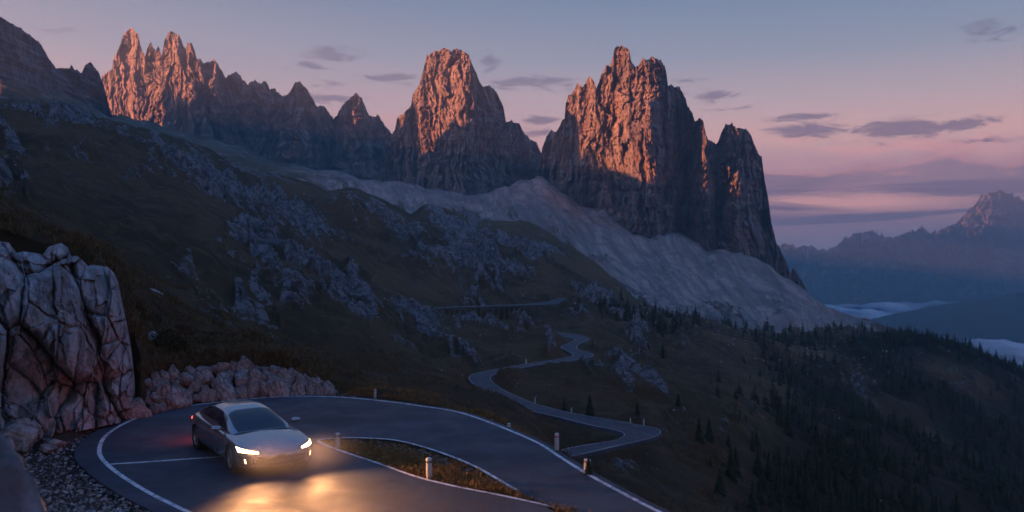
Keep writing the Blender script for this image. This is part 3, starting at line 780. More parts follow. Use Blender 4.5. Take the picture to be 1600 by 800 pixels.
SK_FAR = [(1180, 398), (1205, 392), (1222, 384), (1232, 381), (1246, 387), (1262, 385), (1275, 389), (1288, 392), (1302, 389), (1315, 377), (1334, 366), (1350, 364), (1365, 363), (1383, 371), (1397, 371), (1421, 364), (1441, 356), (1456, 366), (1474, 358),
          (1495, 349), (1509, 334), (1522, 322), (1533, 308), (1547, 302), (1565, 300), (1582, 304), (1595, 312), (1612, 320), (1650, 342), (1720, 372), (1850, 392)]
mountain('mountain', 'hazy distant peaks beyond the fog on the right', SK_FAR, [(1180, 480), (1850, 480)], 8300,
         [(1180, 300), (1360, 0), (1420, 250), (1445, 80), (1500, 350), (1548, -150), (1590, 250), (1850, 300)], M['far_rock'], jag=6.5, jl=7.0, B=(420, 420), Fl=(230, 150), sm=(90, 55), seed=20, lean=1.2, step=1.2, nrow=130, thick=900, zs=0.2)

# unseen range added to the west, crest shaped to block the low sun
dv = np.array([0.88, 0.475]); pv = np.array([-0.475, 0.88])
def shade_ridge(name, label, pts, dcoord, halfw=420):
    p = np.arange(pts[0][0], pts[-1][0], 14.0)
    H = np.interp(p, [a for a, b in pts], [b for a, b in pts])
    H = H + 58 * fbm(p / 50, 0.5, dcoord, 5, 0.65)
    rows = []
    for q in np.linspace(-1, 1, 13):
        base = -320.0
        z = base + (H - base) * (1 - abs(q) ** 0.9) + (14 * fbm(p / 80, q * 3, 1.0, 4) if abs(q) > .01 else 0)
        c = dcoord + q * halfw
        xy = dv[None] * c + pv[None] * p[:, None]
        rows.append(np.c_[xy, z])
    V = np.array(rows)
    o = mk(name, V.reshape(-1, 3), grid_faces(13, len(p)), M['massif'], smooth=False)
    tag(o, label, kind='structure')
shade_ridge('mountain', 'added western range outside the view, shaped to shade the valley', [(-900, 300), (0, 430), (1060, 420), (1105, 120), (1150, 150), (1200, 90), (1290, 80), (1330, 340), (1600, 340), (1680, 130), (1740, 70), (1800, 120), (1880, 480), (2440, 520), (2490, 320), (2680, 250), (2900, 300)], -1100)
shade_ridge('mountain', 'added range hidden behind the jagged ridge to shade the far peaks', [(4000, 560), (4600, 760), (5100, 800), (5500, 690), (6300, 700)], 1000, 420)  # added out of sight to keep the sun off the far peaks

# wooded spur rising out of the fog
hp = np.arange(1330, 1900, 3.0)
hsk = np.interp(hp, [1330, 1365, 1400, 1450, 1500, 1550, 1600, 1750, 1900], [506, 498, 489, 480, 472, 465, 457, 440, 430])
rows = []
for q in np.linspace(0, 1, 30):
    dd = 4600 + 900 * q + 0 * hp
    yy_ = 400 + 430 * F / 4600 + 20 - q ** 0.6 * (400 + 430 * F / 4600 + 20 - hsk)
    zz_ = (400 - yy_) / F * dd + 14 * fbm((hp - 800) / F * dd / 150, dd / 150, 0, 5) * (1 if q < 1 else .5)
    rows.append(np.stack([(hp - 800) / F * dd, dd, CAMH + zz_], -1))
rows.append(rows[-1] + np.array([0, 900, -400.0]))
Vh = np.array(rows)
M['far_wood'] = rock_mat('far_woods', (0.045, 0.055, 0.045), (0.016, 0.022, 0.018), 160.0, 30.0, warm=(0.05, 0.05, 0.035), strata=0.0, vert=1.0)
tag(mk('hills', Vh.reshape(-1, 3), grid_faces(len(rows), len(hp)), M['far_wood']), 'smooth dark wooded spur between two fog banks', kind='structure')

# sea of fog in the valley
def fog_mat():
    m, t, b = mat_new('valley_fog')
    b.inputs['Base Color'].default_value = (0.80, 0.80, 0.82, 1); b.inputs['Roughness'].default_value = 1.0
    b.inputs['Specular IOR Level'].default_value = 0.0
    co = t.new('ShaderNodeTexCoord').outputs['Object']
    sx = t.new('ShaderNodeSeparateXYZ'); t.l.new(co, sx.inputs[0])
    n = t.noise(t.scl(co, (1, .6, 1)), 0.0022, 8, 0.62, 0.4)
    a = t.ss(t.add(t.m('DIVIDE', t.add(sx.outputs[2], 450.0), 70.0), t.mul(t.sub(n, 0.5), 5.0)), -1.4, 1.6)
    t.l.new(a, b.inputs['Alpha'])
    return m
M['fog'] = fog_mat()
fx = np.arange(1150, 1900, 5.0); fdp = np.exp(np.linspace(math.log(2900), math.log(8800), 150))
FX, FD = np.meshgrid(fx, fdp)
xw = (FX - 800) / F * FD
zf = -450 + 52 * fbm(xw / 700, FD / 900, 0, 6, 0.55) + 26 * np.abs(perlin(xw / 240, FD / 240, 0))
Tp = np.stack([xw, FD, zf], -1).reshape(-1, 3); Bp = Tp.copy(); Bp[:, 2] = -640
nf = len(Tp); gf = grid_faces(len(fdp), len(fx)); nr_, nc_ = len(fdp), len(fx)
bd = list(range(nc_)) + [r * nc_ + nc_ - 1 for r in range(1, nr_)] + [(nr_ - 1) * nc_ + c for c in range(nc_ - 2, -1, -1)] + [r * nc_ for r in range(nr_ - 2, 0, -1)]
sd_ = np.array([[bd[i], bd[(i + 1) % len(bd)], bd[(i + 1) % len(bd)] + nf, bd[i] + nf] for i in range(len(bd))])
mf = bpy.data.materials.new('valley_fog_volume'); mf.use_nodes = True; tf = NT(mf.node_tree); tf.n.clear()
vf = tf.new('ShaderNodeVolumePrincipled'); of = tf.new('ShaderNodeOutputMaterial'); vf.inputs['Color'].default_value = (.93, .93, .95, 1); vf.inputs['Density'].default_value = .006
tf.l.new(vf.outputs[0], of.inputs['Volume'])
tag(mk('fog', Tp, gf, M['fog']), 'low pale fog bank filling the far valley', 'fog', kind='stuff')

# ------------------------------------------------------------------ the car
def car_paint():
    m, t, b = mat_new('car_paint')
    b.inputs['Base Color'].default_value = (0.25, 0.26, 0.275, 1)
    b.inputs['Metallic'].default_value = 0.75
    b.inputs['Roughness'].default_value = 0.30
    b.inputs['Coat Weight'].default_value = 0.8; b.inputs['Coat Roughness'].default_value = 0.06
    co = t.new('ShaderNodeTexCoord').outputs['Object']
    t.l.new(t.ss(t.noise(co, 3.0, 5, 0.6), 0.3, 0.7, 0.20, 0.28), b.inputs['Roughness'])
    return m
M['car_paint'] = car_paint()
M['glass'] = simple('tinted_glass', (0.006, 0.009, 0.014), 0.05, coat=0.0, spec=0.45)
M['black'] = simple('black_plastic', (0.012, 0.012, 0.013), 0.45)
M['tyre'] = simple('tyre_rubber', (0.014, 0.014, 0.015), 0.8)
M['alloy'] = simple('alloy_rim', (0.35, 0.36, 0.38), 0.32, metal=0.9)
M['chrome'] = simple('bright_trim', (0.75, 0.73, 0.70), 0.2, metal=1.0)
M['lamp_on'] = simple('lit_headlamp', (1, 0.9, 0.7), 0.2, emit=(1.0, 0.66, 0.34), es=4.5)
M['drl'] = simple('lit_marker_lamp', (1, 0.9, 0.7), 0.2, emit=(1.0, 0.60, 0.30), es=2.0)
M['tail'] = simple('lit_tail_lamp', (0.6, 0.02, 0.02), 0.25, emit=(1.0, 0.05, 0.03), es=3.0)

def kn(x, pts):
    a = np.array(sorted(pts), float)
    xs, ys = a[:, 0], a[:, 1]
    # monotone-ish cubic through the knots
    d = np.diff(ys) / np.diff(xs); mm = np.zeros(len(xs)); mm[1:-1] = np.where(d[:-1] * d[1:] > 0, 2 * d[:-1] * d[1:] / (d[:-1] + d[1:] + 1e-12), 0); mm[0], mm[-1] = d[0], d[-1]
    x = np.clip(np.asarray(x, float), xs[0], xs[-1]); i = np.clip(np.searchsorted(xs, x) - 1, 0, len(xs) - 2)
    h = xs[i + 1] - xs[i]; t = (x - xs[i]) / h
    return ys[i] * (2 * t**3 - 3 * t**2 + 1) + h * mm[i] * (t**3 - 2 * t**2 + t) + ys[i + 1] * (-2 * t**3 + 3 * t**2) + h * mm[i + 1] * (t**3 - t**2)
XF = 2.37
def cW(x):
    t = np.clip((np.abs(x) - 1.15) / (XF - 1.15), 0, 1)
    mid = 0.93 - 0.018 * np.exp(-((np.asarray(x) + 0.1) / 0.7) ** 2)
    return mid * (1 - t ** 4.6) ** (1 / 2.9)
def cZT(x): return kn(x, [(-2.37, .78), (-2.3, .93), (-2.1, 1.0), (-1.6, 1.0), (-1.0, .95), (0, .91), (.9, .90), (1.08, .88), (1.6, .815), (2.0, .735), (2.2, .665), (2.32, .585), (2.37, .50)])
def cZS(x): return kn(x, [(-2.37, .72), (-2.3, .84), (-2.0, .90), (-1.4, .905), (-.6, .87), (0, .855), (1, .81), (1.45, .775), (2.0, .69), (2.2, .625), (2.32, .54), (2.37, .46)])
def cZB(x): return kn(x, [(-2.37, .45), (-2.3, .30), (-2, .22), (-1, .17), (1.5, .17), (2.1, .19), (2.25, .22), (2.33, .30), (2.37, .42)])
def prof(q): return kn(q, [(0, .87), (.08, .93), (.2, .965), (.42, .99), (.6, 1.0), (.8, .985), (.93, .955), (1, .925)])
def body_z_at(x, y):                      # top surface height at |y|
    ysh = cW(x) * .925
    k = np.clip(1 - np.abs(y) / ysh, 0, 1)
    return cZS(x) + (cZT(x) - cZS(x)) * np.sin(k * math.pi / 2) ** 0.75
def inside(x, y, z):
    if abs(x) >= XF: return False
    W_, zs_, zb_ = float(cW(x)), float(cZS(x)), float(cZB(x))
    if z < zb_: return False
    if z <= zs_: return abs(y) < W_ * float(prof((z - zb_) / (zs_ - zb_)))
    return abs(y) < W_ * .925 and z < float(body_z_at(x, y))
def xsurf(y, z, front=True):
    s = 1 if front else -1
    a, b = 1.2, XF + 0.02
    for _ in range(26):
        c = 0.5 * (a + b)
        if inside(s * c, y, z): a = c
        else: b = c
    return s * a

def build_car():
    root = empty('parked_car')
    tag(root, 'silver grey saloon car with lit warm headlights rounding the hairpin', 'car')
    root.name = 'car'
    # body shell
    n = 260
    th = np.linspace(0, math.pi, n); xs = -XF * np.cos(th) * 0.9995
    xs = 0.55 * xs + 0.45 * np.linspace(-XF * .9995, XF * .9995, n)
    ring = []
    qs = np.linspace(0, 1, 30)
    for x in xs:
        W_, zs_, zb_, zt_ = cW(x), cZS(x), cZB(x), cZT(x)
        r = [(0, zb_), (W_ * .6, zb_)]
        r += [(W_ * float(prof(q)), zb_ + (zs_ - zb_) * q) for q in qs]
        ysh = W_ * .925
        for k in np.linspace(0, 1, 18)[1:]:
            r.append((ysh * (1 - k), float(zs_ + (zt_ - zs_) * math.sin(k * math.pi / 2) ** 0.75)))
        ring.append(r)
    ring = np.array(ring)                        # n, m, 2
    m_ = ring.shape[1]
    full = np.concatenate([ring, ring[:, ::-1][:, 1:-1] * np.array([-1, 1])], 1)
    mm = full.shape[1]
    V = np.concatenate([np.repeat(xs[:, None, None], mm, 1), full], 2)
    ar, az_ = 0.378, 0.335
    for cx in (1.45, -1.45):
        dd = np.hypot(V[..., 0] - cx, V[..., 2] - az_)
        sel = (np.abs(V[..., 1]) > .62) & (np.abs(dd - ar) < .018)
        for c, o_ in ((0, cx), (2, az_)):
            V[..., c] = np.where(sel, o_ + (V[..., c] - o_) / dd * ar, V[..., c])
    i = np.arange(n - 1)[:, None] * mm; j = np.arange(mm)[None]
    Fq = np.stack([i + j, i + (j + 1) % mm, i + mm + (j + 1) % mm, i + mm + j], -1).reshape(-1, 4)
    Vf = V.reshape(-1, 3); cen = Vf[Fq].mean(1)
    keep = np.ones(len(Fq), bool)
    for cx in (1.45, -1.45):
        keep &= ~((np.hypot(cen[:, 0] - cx, cen[:, 2] - az_) < ar) & (np.abs(cen[:, 1]) > .6))
        keep &= ~((np.abs(cen[:, 0] - cx) < ar) & (np.abs(cen[:, 1]) > .5) & (cen[:, 2] < az_ - .02))
    body = mk('body', Vf, Fq[keep][:, ::-1], M['car_paint'], root)
    # cabin
    def zc(x): return kn(x, [(1.10, .885), (.8, 1.02), (.5, 1.145), (.25, 1.235), (0, 1.30), (-.4, 1.355), (-.8, 1.352), (-1.2, 1.285), (-1.6, 1.175), (-2.0, 1.06), (-2.25, 1.0)])
    def yb(x): return kn(x, [(1.10, .70), (.8, .79), (0, .835), (-1.0, .82), (-1.7, .74), (-2.25, .58)])
    def cab(x, th_, off=0.0):
        y0 = float(yb(x)); z0 = float(body_z_at(x, y0)) - .012; z1 = max(float(zc(x)), z0 + .004)
        s = 1 if th_ <= math.pi / 2 else -1
        a = th_ if s == 1 else math.pi - th_
        fz = max(math.sin(a), 0) ** .62
        z = z0 + (z1 - z0) * fz
        y = y0 * max(math.cos(a), 0) ** .42 * (1 - .30 * (z - z0) / .5)
        return np.array([x, s * y, z])
    def cabn(x, a, off):
        p = cab(x, a); e = 1e-3
        du = cab(x + e, a) - cab(x - e, a); dv_ = cab(x, min(a + e, math.pi)) - cab(x, max(a - e, 0))
        nn = np.cross(dv_, du); nn /= np.linalg.norm(nn) + 1e-12
        if nn[2] < 0 and abs(nn[2]) > .1: nn = -nn
        if nn[1] * p[1] < 0 and abs(nn[1]) > .3: nn = -nn
        return p + nn * off
    nx, na = 90, 61
    cx_ = np.linspace(1.10, -2.24, nx)
    a_ = np.linspace(0, 1, na); a_ = math.pi * (a_ + 0.10 * np.sin(2 * math.pi * a_) * -0.6)
    V = np.array([[cab(x, a) for a in a_] for x in cx_])
    mk('roof', V.reshape(-1, 3), grid_faces(nx, na), M['car_paint'], root)
    def patch(name, x0f, x1f, a0, a1, mat, off=.006, nu=24, nv=14):
        V = []
        for u in np.linspace(0, 1, nu):
            for v in np.linspace(0, 1, nv):
                a = a0 + (a1 - a0) * v
                x = x0f(v) + (x1f(v) - x0f(v)) * u
                V.append(cabn(x, a, off))
        return mk(name, V, grid_faces(nu, nv), mat, root)
    rd = math.radians
    patch('windscreen', lambda v: 1.07, lambda v: 0.20 - 0.12 * math.sin(math.pi * v), rd(47), rd(133), M['glass'], nu=20, nv=30)
    patch('rear_window', lambda v: -1.28, lambda v: -2.08, rd(56), rd(124), M['glass'], nu=16, nv=30)
    for s in (0, 1):
        f_ = (lambda a: a) if s == 0 else (lambda a: math.pi - a)
        for (xa, xb, xat, xbt) in ((.80, -.30, .30, -.32), (-.36, -1.30, -.38, -1.02), (-1.34, -1.72, -1.06, -1.28)):
            V = []
            for u in np.linspace(0, 1, 18):
                for v in np.linspace(0, 1, 10):
                    x = (xa + (xb - xa) * u) * (1 - v) + (xat + (xbt - xat) * u) * v
                    V.append(cabn(x, f_(rd(7 + 35 * v)), .006))
            mk('side_window', V, grid_faces(18, 10), M['glass'], root)
    # fascia patches
    def fpatch(name, fy, fz, mat, off=.012, nu=16, nv=7, front=True, parent=root):
        V = []
        for u in np.linspace(0, 1, nu):
            for v in np.linspace(0, 1, nv):
                y, z = fy(u, v), fz(u, v)
                x = xsurf(y, z, front)
                V.append((x + (off if front else -off), y * (1 + off * .6 / max(abs(y), .2)), z))
        return mk(name, V, grid_faces(nu, nv), mat, parent)
    for s in (1, -1):
        fpatch('headlight', lambda u, v: s * (.50 + .37 * u), lambda u, v: .568 + .028 * u + v * (.036 + .062 * u), M['lamp_on'], off=.012)
        fpatch('headlight_housing', lambda u, v: s * (.45 + .43 * u), lambda u, v: .556 + .028 * u + v * (.060 + .078 * u), M['black'], off=.006)
        fpatch('marker_lamp', lambda u, v: s * (.745 + .022 * u + .02 * v), lambda u, v: .33 + .11 * v, M['drl'], off=.012, nu=3, nv=8)
        fpatch('air_intake', lambda u, v: s * (.66 + .16 * u), lambda u, v: .285 + .17 * v, M['black'], off=.005, nu=6, nv=8)
        fpatch('tail_light', lambda u, v: s * (.30 + .56 * u), lambda u, v: .76 + .055 * v, M['tail'], off=.012, front=False)
    fpatch('grille', lambda u, v: -.58 + 1.16 * u, lambda u, v: .30 + .14 * v, M['black'], off=.006, nu=24, nv=8)
    fpatch('bumper_trim', lambda u, v: -.80 + 1.60 * u, lambda u, v: .235 + .012 * v + .05 * abs(2 * u - 1) ** 3, M['chrome'], off=.012, nu=40, nv=3)
    fpatch('bonnet_seam', lambda u, v: -.74 + 1.48 * u, lambda u, v: .552 + .006 * v + .02 * abs(2 * u - 1) ** 2, M['black'], off=.006, nu=40, nv=2)
    # sill, door seams, handles
    def side_pt(x, z, s, off):
        zb_, zs_ = float(cZB(x)), float(cZS(x)); q = min(max((z - zb_) / (zs_ - zb_), 0), 1)
        return (x, s * (float(cW(x)) * float(prof(q)) + off), z)
    for s in (1, -1):
        for x0, x1 in ((.78, .86), (-.33, -.30), (-1.22, -1.02)):
            V = []
            for z in np.linspace(.24, .84, 16):
                xx = x0 + (x1 - x0) * ((z - .24) / .6)
                if x0 < -1: xx = -1.0 - .25 * math.sin(min((z - .24) / .4, 1) * math.pi / 2)
                V += [side_pt(xx - .005, z, s, .002), side_pt(xx + .005, z, s, .002)]
            mk('door_seam', V, [(2 * k, 2 * k + 1, 2 * k + 3, 2 * k + 2) for k in range(15)], M['black'], root)
        for xh in (-.10, -.98):
            b = MB(); p = side_pt(xh, .76, s, .008); b.box(p, (.20, .025, .022)); b.build('door_handle', M['chrome'], root)
        V = []
        for x in np.linspace(-1.05, 1.05, 30): V += [side_pt(x, .19, s, .008), side_pt(x, .27, s, .004)]
        mk('sill', V, [(2 * k, 2 * k + 1, 2 * k + 3, 2 * k + 2) for k in range(29)], M['black'], root)
        # mirror
        def ell(c, r, nn=14):
            v = []; f = []
            for a in range(nn + 1):
                for b_ in range(nn):
                    ph, la = math.pi * a / nn, 2 * math.pi * b_ / nn
                    cx0 = math.cos(ph)
                    v.append((c[0] + r[0] * math.sin(ph) * math.cos(la), c[1] + r[1] * cx0, c[2] + r[2] * math.sin(ph) * math.sin(la)))
            for a in range(nn):
                for b_ in range(nn):
                    f.append((a * nn + b_, a * nn + (b_ + 1) % nn, (a + 1) * nn + (b_ + 1) % nn, (a + 1) * nn + b_))
            return v, f
        b = MB(); b.add(*ell((.66, s * .995, .965), (.085, .125, .065)))
        mo = b.build('mirror', M['car_paint'], root, smooth=True)
        b = MB(); b.box((.66, s * .865, .925), (.05, .16, .028), Matrix.Rotation(s * .35, 3, 'X')); b.build('mirror_arm', M['black'], mo)
    # wheels
    for cx in (1.45, -1.45):
        for s in (1, -1):
            W_ = empty('wheel'); W_.parent = root; W_.location = (cx, s * .80, .335)
            if cx > 0: W_.rotation_euler = (0, 0, rd(-4))
            b = MB(); pr = [(.225, -.10), (.30, -.11), (.328, -.095), (.335, -.05), (.335, .05), (.328, .095), (.30, .11), (.225, .10)]
            b.lathe(pr, 48, 'y'); b.build('tyre', M['tyre'], W_, smooth=True)
            b = MB(); o_ = s * .075
            b.lathe([(.232, o_ + s * .03), (.238, o_ + s * .02), (.225, o_), (.215, -o_)], 40, 'y')
            b.lathe([(0.001, o_ + s * .015), (.045, o_ + s * .015), (.055, o_)], 24, 'y')
            for k in range(10):
                R_ = Matrix.Rotation(2 * math.pi * k / 10 + (0.13 if k % 2 else -.13), 3, 'Y')
                c = R_ @ Vector((.135, o_ + s * .004, 0)); b.box(c, (.19, .022, .026), R_)
            b.build('rim', M['alloy'], W_)
            b = MB(); b.lathe([(0.001, s * .03), (.226, s * .03)], 30, 'y'); b.build('brake_disc', M['black'], W_)
            b = MB(); b.lathe([(.384, s * .095), (.40, s * .05), (.40, -s * .30), (0.001, -s * .30)], 36, 'y'); b.build('wheel_arch', M['black'], root).location = (cx, s * .80, .335)
    b = MB(); b.box((0, 0, .185), (4.1, 1.2, .03)); b.build('underbody', M['black'], root)
    # lamps that are lit
    for s in (1, -1):
        l = bpy.data.lights.new('headlight_beam', 'SPOT'); l.energy = 250; l.color = (1.0, 0.43, 0.165); l.spot_size = rd(116); l.spot_blend = 1.0; l.shadow_soft_size = .16
        l.use_nodes = True; ln = l.node_tree; em = [n_ for n_ in ln.nodes if n_.type == 'EMISSION'][0]
        lf = ln.nodes.new('ShaderNodeLightFalloff'); lf.inputs['Strength'].default_value = 0.42; ln.links.new(lf.outputs['Linear'], em.inputs['Strength'])
        lo = bpy.data.objects.new('headlight_beam', l); COL.objects.link(lo); lo.parent = root
        lo.location = (2.44, s * .70, .60)
        lo.rotation_euler = Vector((-1, s * -.10 - .18, 0.06)).to_track_quat('Z', 'Y').to_euler()
        l = bpy.data.lights.new('tail_glow', 'AREA'); l.energy = 3.4; l.color = (1.0, 0.06, 0.03); l.size = .3; l.size_y = .08; l.shape = 'RECTANGLE'
        lo = bpy.data.objects.new('tail_glow', l); COL.objects.link(lo); lo.parent = root
        lo.location = (-2.45, s * .62, .78)
        lo.rotation_euler = Vector((1, s * -.2, .75)).to_track_quat('Z', 'Y').to_euler()
    return root
car = build_car()
ca_ = math.radians(35.0); hd_ = np.array([math.sin(ca_), -math.cos(ca_)]); lf_ = np.array([math.cos(ca_), math.sin(ca_)])
fr_ = g0(366, 738)[:2]; cc_ = fr_ - 1.45 * .95 * hd_ + .80 * .95 * lf_
car.location = (cc_[0], cc_[1], 0.03)
car.rotation_euler = (0, 0, math.atan2(hd_[1], hd_[0]))
car.scale = (.95, .95, .875)

# thin volume added before the car for a glow round its lamps
mm_ = bpy.data.materials.new('lamp_halo'); mm_.use_nodes = True; t_ = NT(mm_.node_tree); t_.n.clear()
v_ = t_.new('ShaderNodeVolumePrincipled'); o_ = t_.new('ShaderNodeOutputMaterial'); v_.inputs['Color'].default_value = (.95, .95, .95, 1); 
tc_ = t_.new('ShaderNodeTexCoord').outputs['Object']
ln_ = t_.new('ShaderNodeVectorMath', operation='LENGTH'); t_.l.new(t_.scl(tc_, (1 / 2.2, 1 / 1.9, 1 / .62)), ln_.inputs[0])
t_.l.new(t_.mul(t_.m('POWER', t_.m('SUBTRACT', 1.0, ln_.outputs['Value'], clamp=True), 2.0), 0.26), v_.inputs['Density'])
t_.l.new(v_.outputs[0], o_.inputs['Volume'])
bm_ = __import__('bmesh').new(); __import__('bmesh').ops.create_icosphere(bm_, subdivisions=4, radius=1.0)
Vm = np.array([v.co[:] for v in bm_.verts]); Fm = np.array([[v.index for v in f.verts] for f in bm_.faces]); bm_.free()
Vm = Vm * np.array([2.2, 1.9, .62])
halo = mk('halo', Vm, Fm, mm_); tag(halo, 'faint warm glow volume added round the headlights of the car', 'halo', kind='stuff')
fc_ = np.array([car.location.x, car.location.y]) + 2.5 * hd_
halo.location = (fc_[0], fc_[1], .60); halo.rotation_euler = (0, 0, car.rotation_euler[2])
# ------------------------------------------------------------------ roadside cliff
def build_cliff():
    sk = [(-330, 250), (-120, 360), (-60, 372), (0, 377), (14, 379), (26, 396), (40, 393), (60, 396), (76, 399), (84, 384), (96, 380), (106, 387), (112, 402), (122, 400), (131, 409), (140, 418), (150, 414), (168, 417), (178, 426), (185, 442), (190, 468), (198, 505), (205, 545), (210, 585), (213, 620), (216, 648)]
    ft = [(-330, 850), (-60, 740), (0, 715), (60, 690), (130, 672), (216, 655)]
    px = np.arange(-330, 216.1, 1.6)
    px = np.concatenate([px[px < 170], np.arange(170, 216.1, .5)])
    sy = np.interp(px, *zip(*sk)); fy = np.maximum(np.interp(px, *zip(*ft)), sy + 3)
    d0 = np.interp(px, [-330, -60, 0, 100, 216], [17.5, 20.0, 21.2, 23.0, 25.6])
    nr = 300; t = np.linspace(0, 1, nr)[:, None]
    PY = fy[None] + (sy - fy)[None] * t
    X0 = (px[None] - 800) / F * d0[None] + 0 * PY; Z0 = CAMH + (400 - PY) / F * d0[None]
    U_ = np.concatenate([[0], np.cumsum(np.hypot(np.diff(X0[0]), np.diff(d0)))])[None] + 0 * PY
    wx = U_ + .12 * fbm(U_ * .9, Z0 * .9, 1.0, 5); wz = Z0 + .12 * fbm(U_ * .9, Z0 * .9, 5.0, 5)
    y = d0[None] + .16 * Z0 + np.interp(px, [-330, 120, 180, 205, 216], [0, 0, .2, .7, 1.8])[None]
    # rounded blocks parted by deep cracks, at three sizes
    def blocks(u, v, w_, seed, A, wd):
        f1, f2, idc = worley(u, v, w_ + 0 * u, seed)
        e = np.clip((f2 - f1) / (wd * .55), 0, 1)
        return -A * .75 * (1 - (1 - e) ** 2) - A * .8 * (idc - .5) - A * .2 * (1 - f1)
    y = y + blocks(wx * .52 + wz * .16, wz * .36 - wx * .12, .5, 3, .62, .30)
    y = y + blocks(wx * 1.25 + wz * .35, wz * .72 - wx * .3, 2.5, 4, .26, .22)
    y = y + .62 * facets(wx * .8 + wz * .2, wz * .55 - wx * .3, 31, 1.0, .6) + .17 * facets(wx * 2.2 + wz * .5, wz * 1.5 - wx * .6, 32, 1.0, .7) + .04 * facets(wx * 6, wz * 4.6, 33, 1.0, .8)
    y = y - .05 * fbm(wx * 3 + wz, wz * 2.2, 2.0, 6, .62)
    # undercut towards the base
    und = np.exp(-((PY - 600) / 42) ** 2) * (1 - sst(px, 90, 190))[None]
    y = y + .85 * und
    y = y + 1.2 * t ** 10
    XX = (px[None] - 800) / F * y; ZZ = CAMH + (400 - PY) / F * y
    # skyline stays in the grid; roll over the top towards the slope behind
    rows = [np.stack([XX, y, ZZ], -1)]
    for q in np.linspace(.15, 1, 6):
        rows.append(np.stack([XX[-1] * (y[-1] + 4.5 * q) / y[-1] - .5 * q, y[-1] + 4.5 * q, ZZ[-1] + .10 * q - .45 * q * q], -1)[None])
    V = np.concatenate(rows)
    o = mk('cliff', V.reshape(-1, 3), grid_faces(V.shape[0], V.shape[1]), M['cliff'], smooth=False)
    tag(o, 'tall fractured limestone cliff at the outside of the hairpin', kind='structure')
build_cliff()

# ------------------------------------------------------------------ boulders
import bmesh
def ico(sub):
    bm = bmesh.new(); bmesh.ops.create_icosphere(bm, subdivisions=sub, radius=1.0)
    V = np.array([v.co[:] for v in bm.verts]); Fc = np.array([[v.index for v in f.verts] for f in bm.faces]); bm.free()
    return V, Fc
def rock_shape(seed, sub=5, planes=13, rough=.045):
    r = np.random.default_rng(seed)
    V, Fc = ico(sub)
    N = r.normal(size=(planes, 3)); N /= np.linalg.norm(N, axis=1)[:, None]
    d = r.uniform(.62, 1.0, planes)
    dots = V @ N.T
    rad = np.where(dots > .05, d / np.maximum(dots, .05), 9.0)
    rr = -np.log(np.exp(-rad * 42).sum(1) + np.exp(-42 * 1.15)) / 42
    W = V * rr[:, None]
    nn = fbm(W[:, 0] * 2 + seed, W[:, 1] * 2, W[:, 2] * 2, 6, .6)
    f1, f2, _ = worley(W[:, 0] * 1.6 + seed, W[:, 1] * 1.6, W[:, 2] * 1.6, seed)
    W = W * (1 + rough * nn - .07 * np.exp(-((f2 - f1) / .07) ** 2))[:, None]
    return W, Fc
protos = []
for k in range(9):
    V, Fc = rock_shape(40 + k, 4)
    me = mk('boulder', V, Fc, M['boulder'], smooth=True, link=False).data
    protos.append(me)
def boulder(me, loc, s, rot, label, group=None):
    o = bpy.data.objects.new('boulder', me); COL.objects.link(o)
    o.location = loc; o.scale = s; o.rotation_euler = rot
    tag(o, label, 'boulder', group); return o
foot = lambda x: np.interp(x, [200, 215, 253, 327, 391, 466, 530], [648, 646, 632, 619.5, 617, 614.5, 614.5])
topl = lambda x: np.interp(x, [208, 216, 232, 242, 274, 296, 349, 391, 434, 466, 497, 523], [620, 600, 590, 577, 582, 571, 566, 560, 572, 583, 594, 606])
rb = random.Random(5)
BG = 'pale boulders of the stone bank behind the hairpin'
x = 212.0; cnt = 0
for row, (q0, s0) in enumerate(((.06, .36), (.34, .33), (.60, .28), (.80, .22))):
    x = 212.0 + row * 5
    while x < 526:
        fy_, ty_ = E_py(x) - 2, topl(x)
        hh = fy_ - ty_
        if hh < 16 and row > 1: break
        py = fy_ - hh * q0 + rb.uniform(-3, 3)
        dep = depth0(E_py(x)) - .05 + np.interp(x, [-100, 200, 520], [4.5, 2.4, 1.6]) * q0 * .9 + rb.uniform(-.1, .1)
        z = CAMH - (py - 400) / F * dep
        s = s0 * rb.choice((.5, .7, .9, 1.1, 1.4)) * rb.uniform(.85, 1.1) * (1.0 if x < 480 else .8)
        lab = 'pale jagged boulder wedged in the stone bank beyond the car'
        boulder(protos[rb.randrange(9)], ((x - 800) / F * dep, dep, z), (s * rb.uniform(.65, .95), s * .9, s * rb.uniform(.85, 1.25)), (rb.uniform(-.3, .3), rb.uniform(-.75, -.1), rb.uniform(-.5, .5)), lab, BG)
        x += s * F / dep * rb.uniform(.95, 1.35); cnt += 1
# single boulders below the cliff
def bsingle(seed, px, py, w, h, label, dep=None, z=None, dpt=1.0, sub=5, rot=(0, 0, 0)):
    dep = dep or depth0(py)
    V, Fc = rock_shape(seed, sub, 13)
    sx = w / 2 / F * dep; sz = h / 2 / F * dep
    o = mk('boulder', V * np.array([sx * 1.12, sx * dpt, sz * 1.15]), Fc, M['boulder'], smooth=True)
    o.location = ((px - 800) / F * dep, dep, (sz * .85 if z is None else z)); o.rotation_euler = rot
    tag(o, label, 'boulder'); return o
bsingle(3, 26, 704, 74, 52, 'blocky grey boulder at the foot of the cliff by the frame edge')
bsingle(4, 62, 690, 34, 58, 'narrow upright stone leaning on the blocky boulder under the cliff')
bsingle(5, 98, 668, 52, 46, 'dark rounded boulder in the shade under the cliff overhang')
bsingle(6, 84, 697, 30, 13, 'flat slab lying on the gravel in front of the upright stone')
bsingle(7, 152, 664, 36, 30, 'small pinkish boulder at the cliff base near the road bend')
bsingle(8, 126, 672, 26, 18, 'small dark stone between the cliff and the gravel verge')
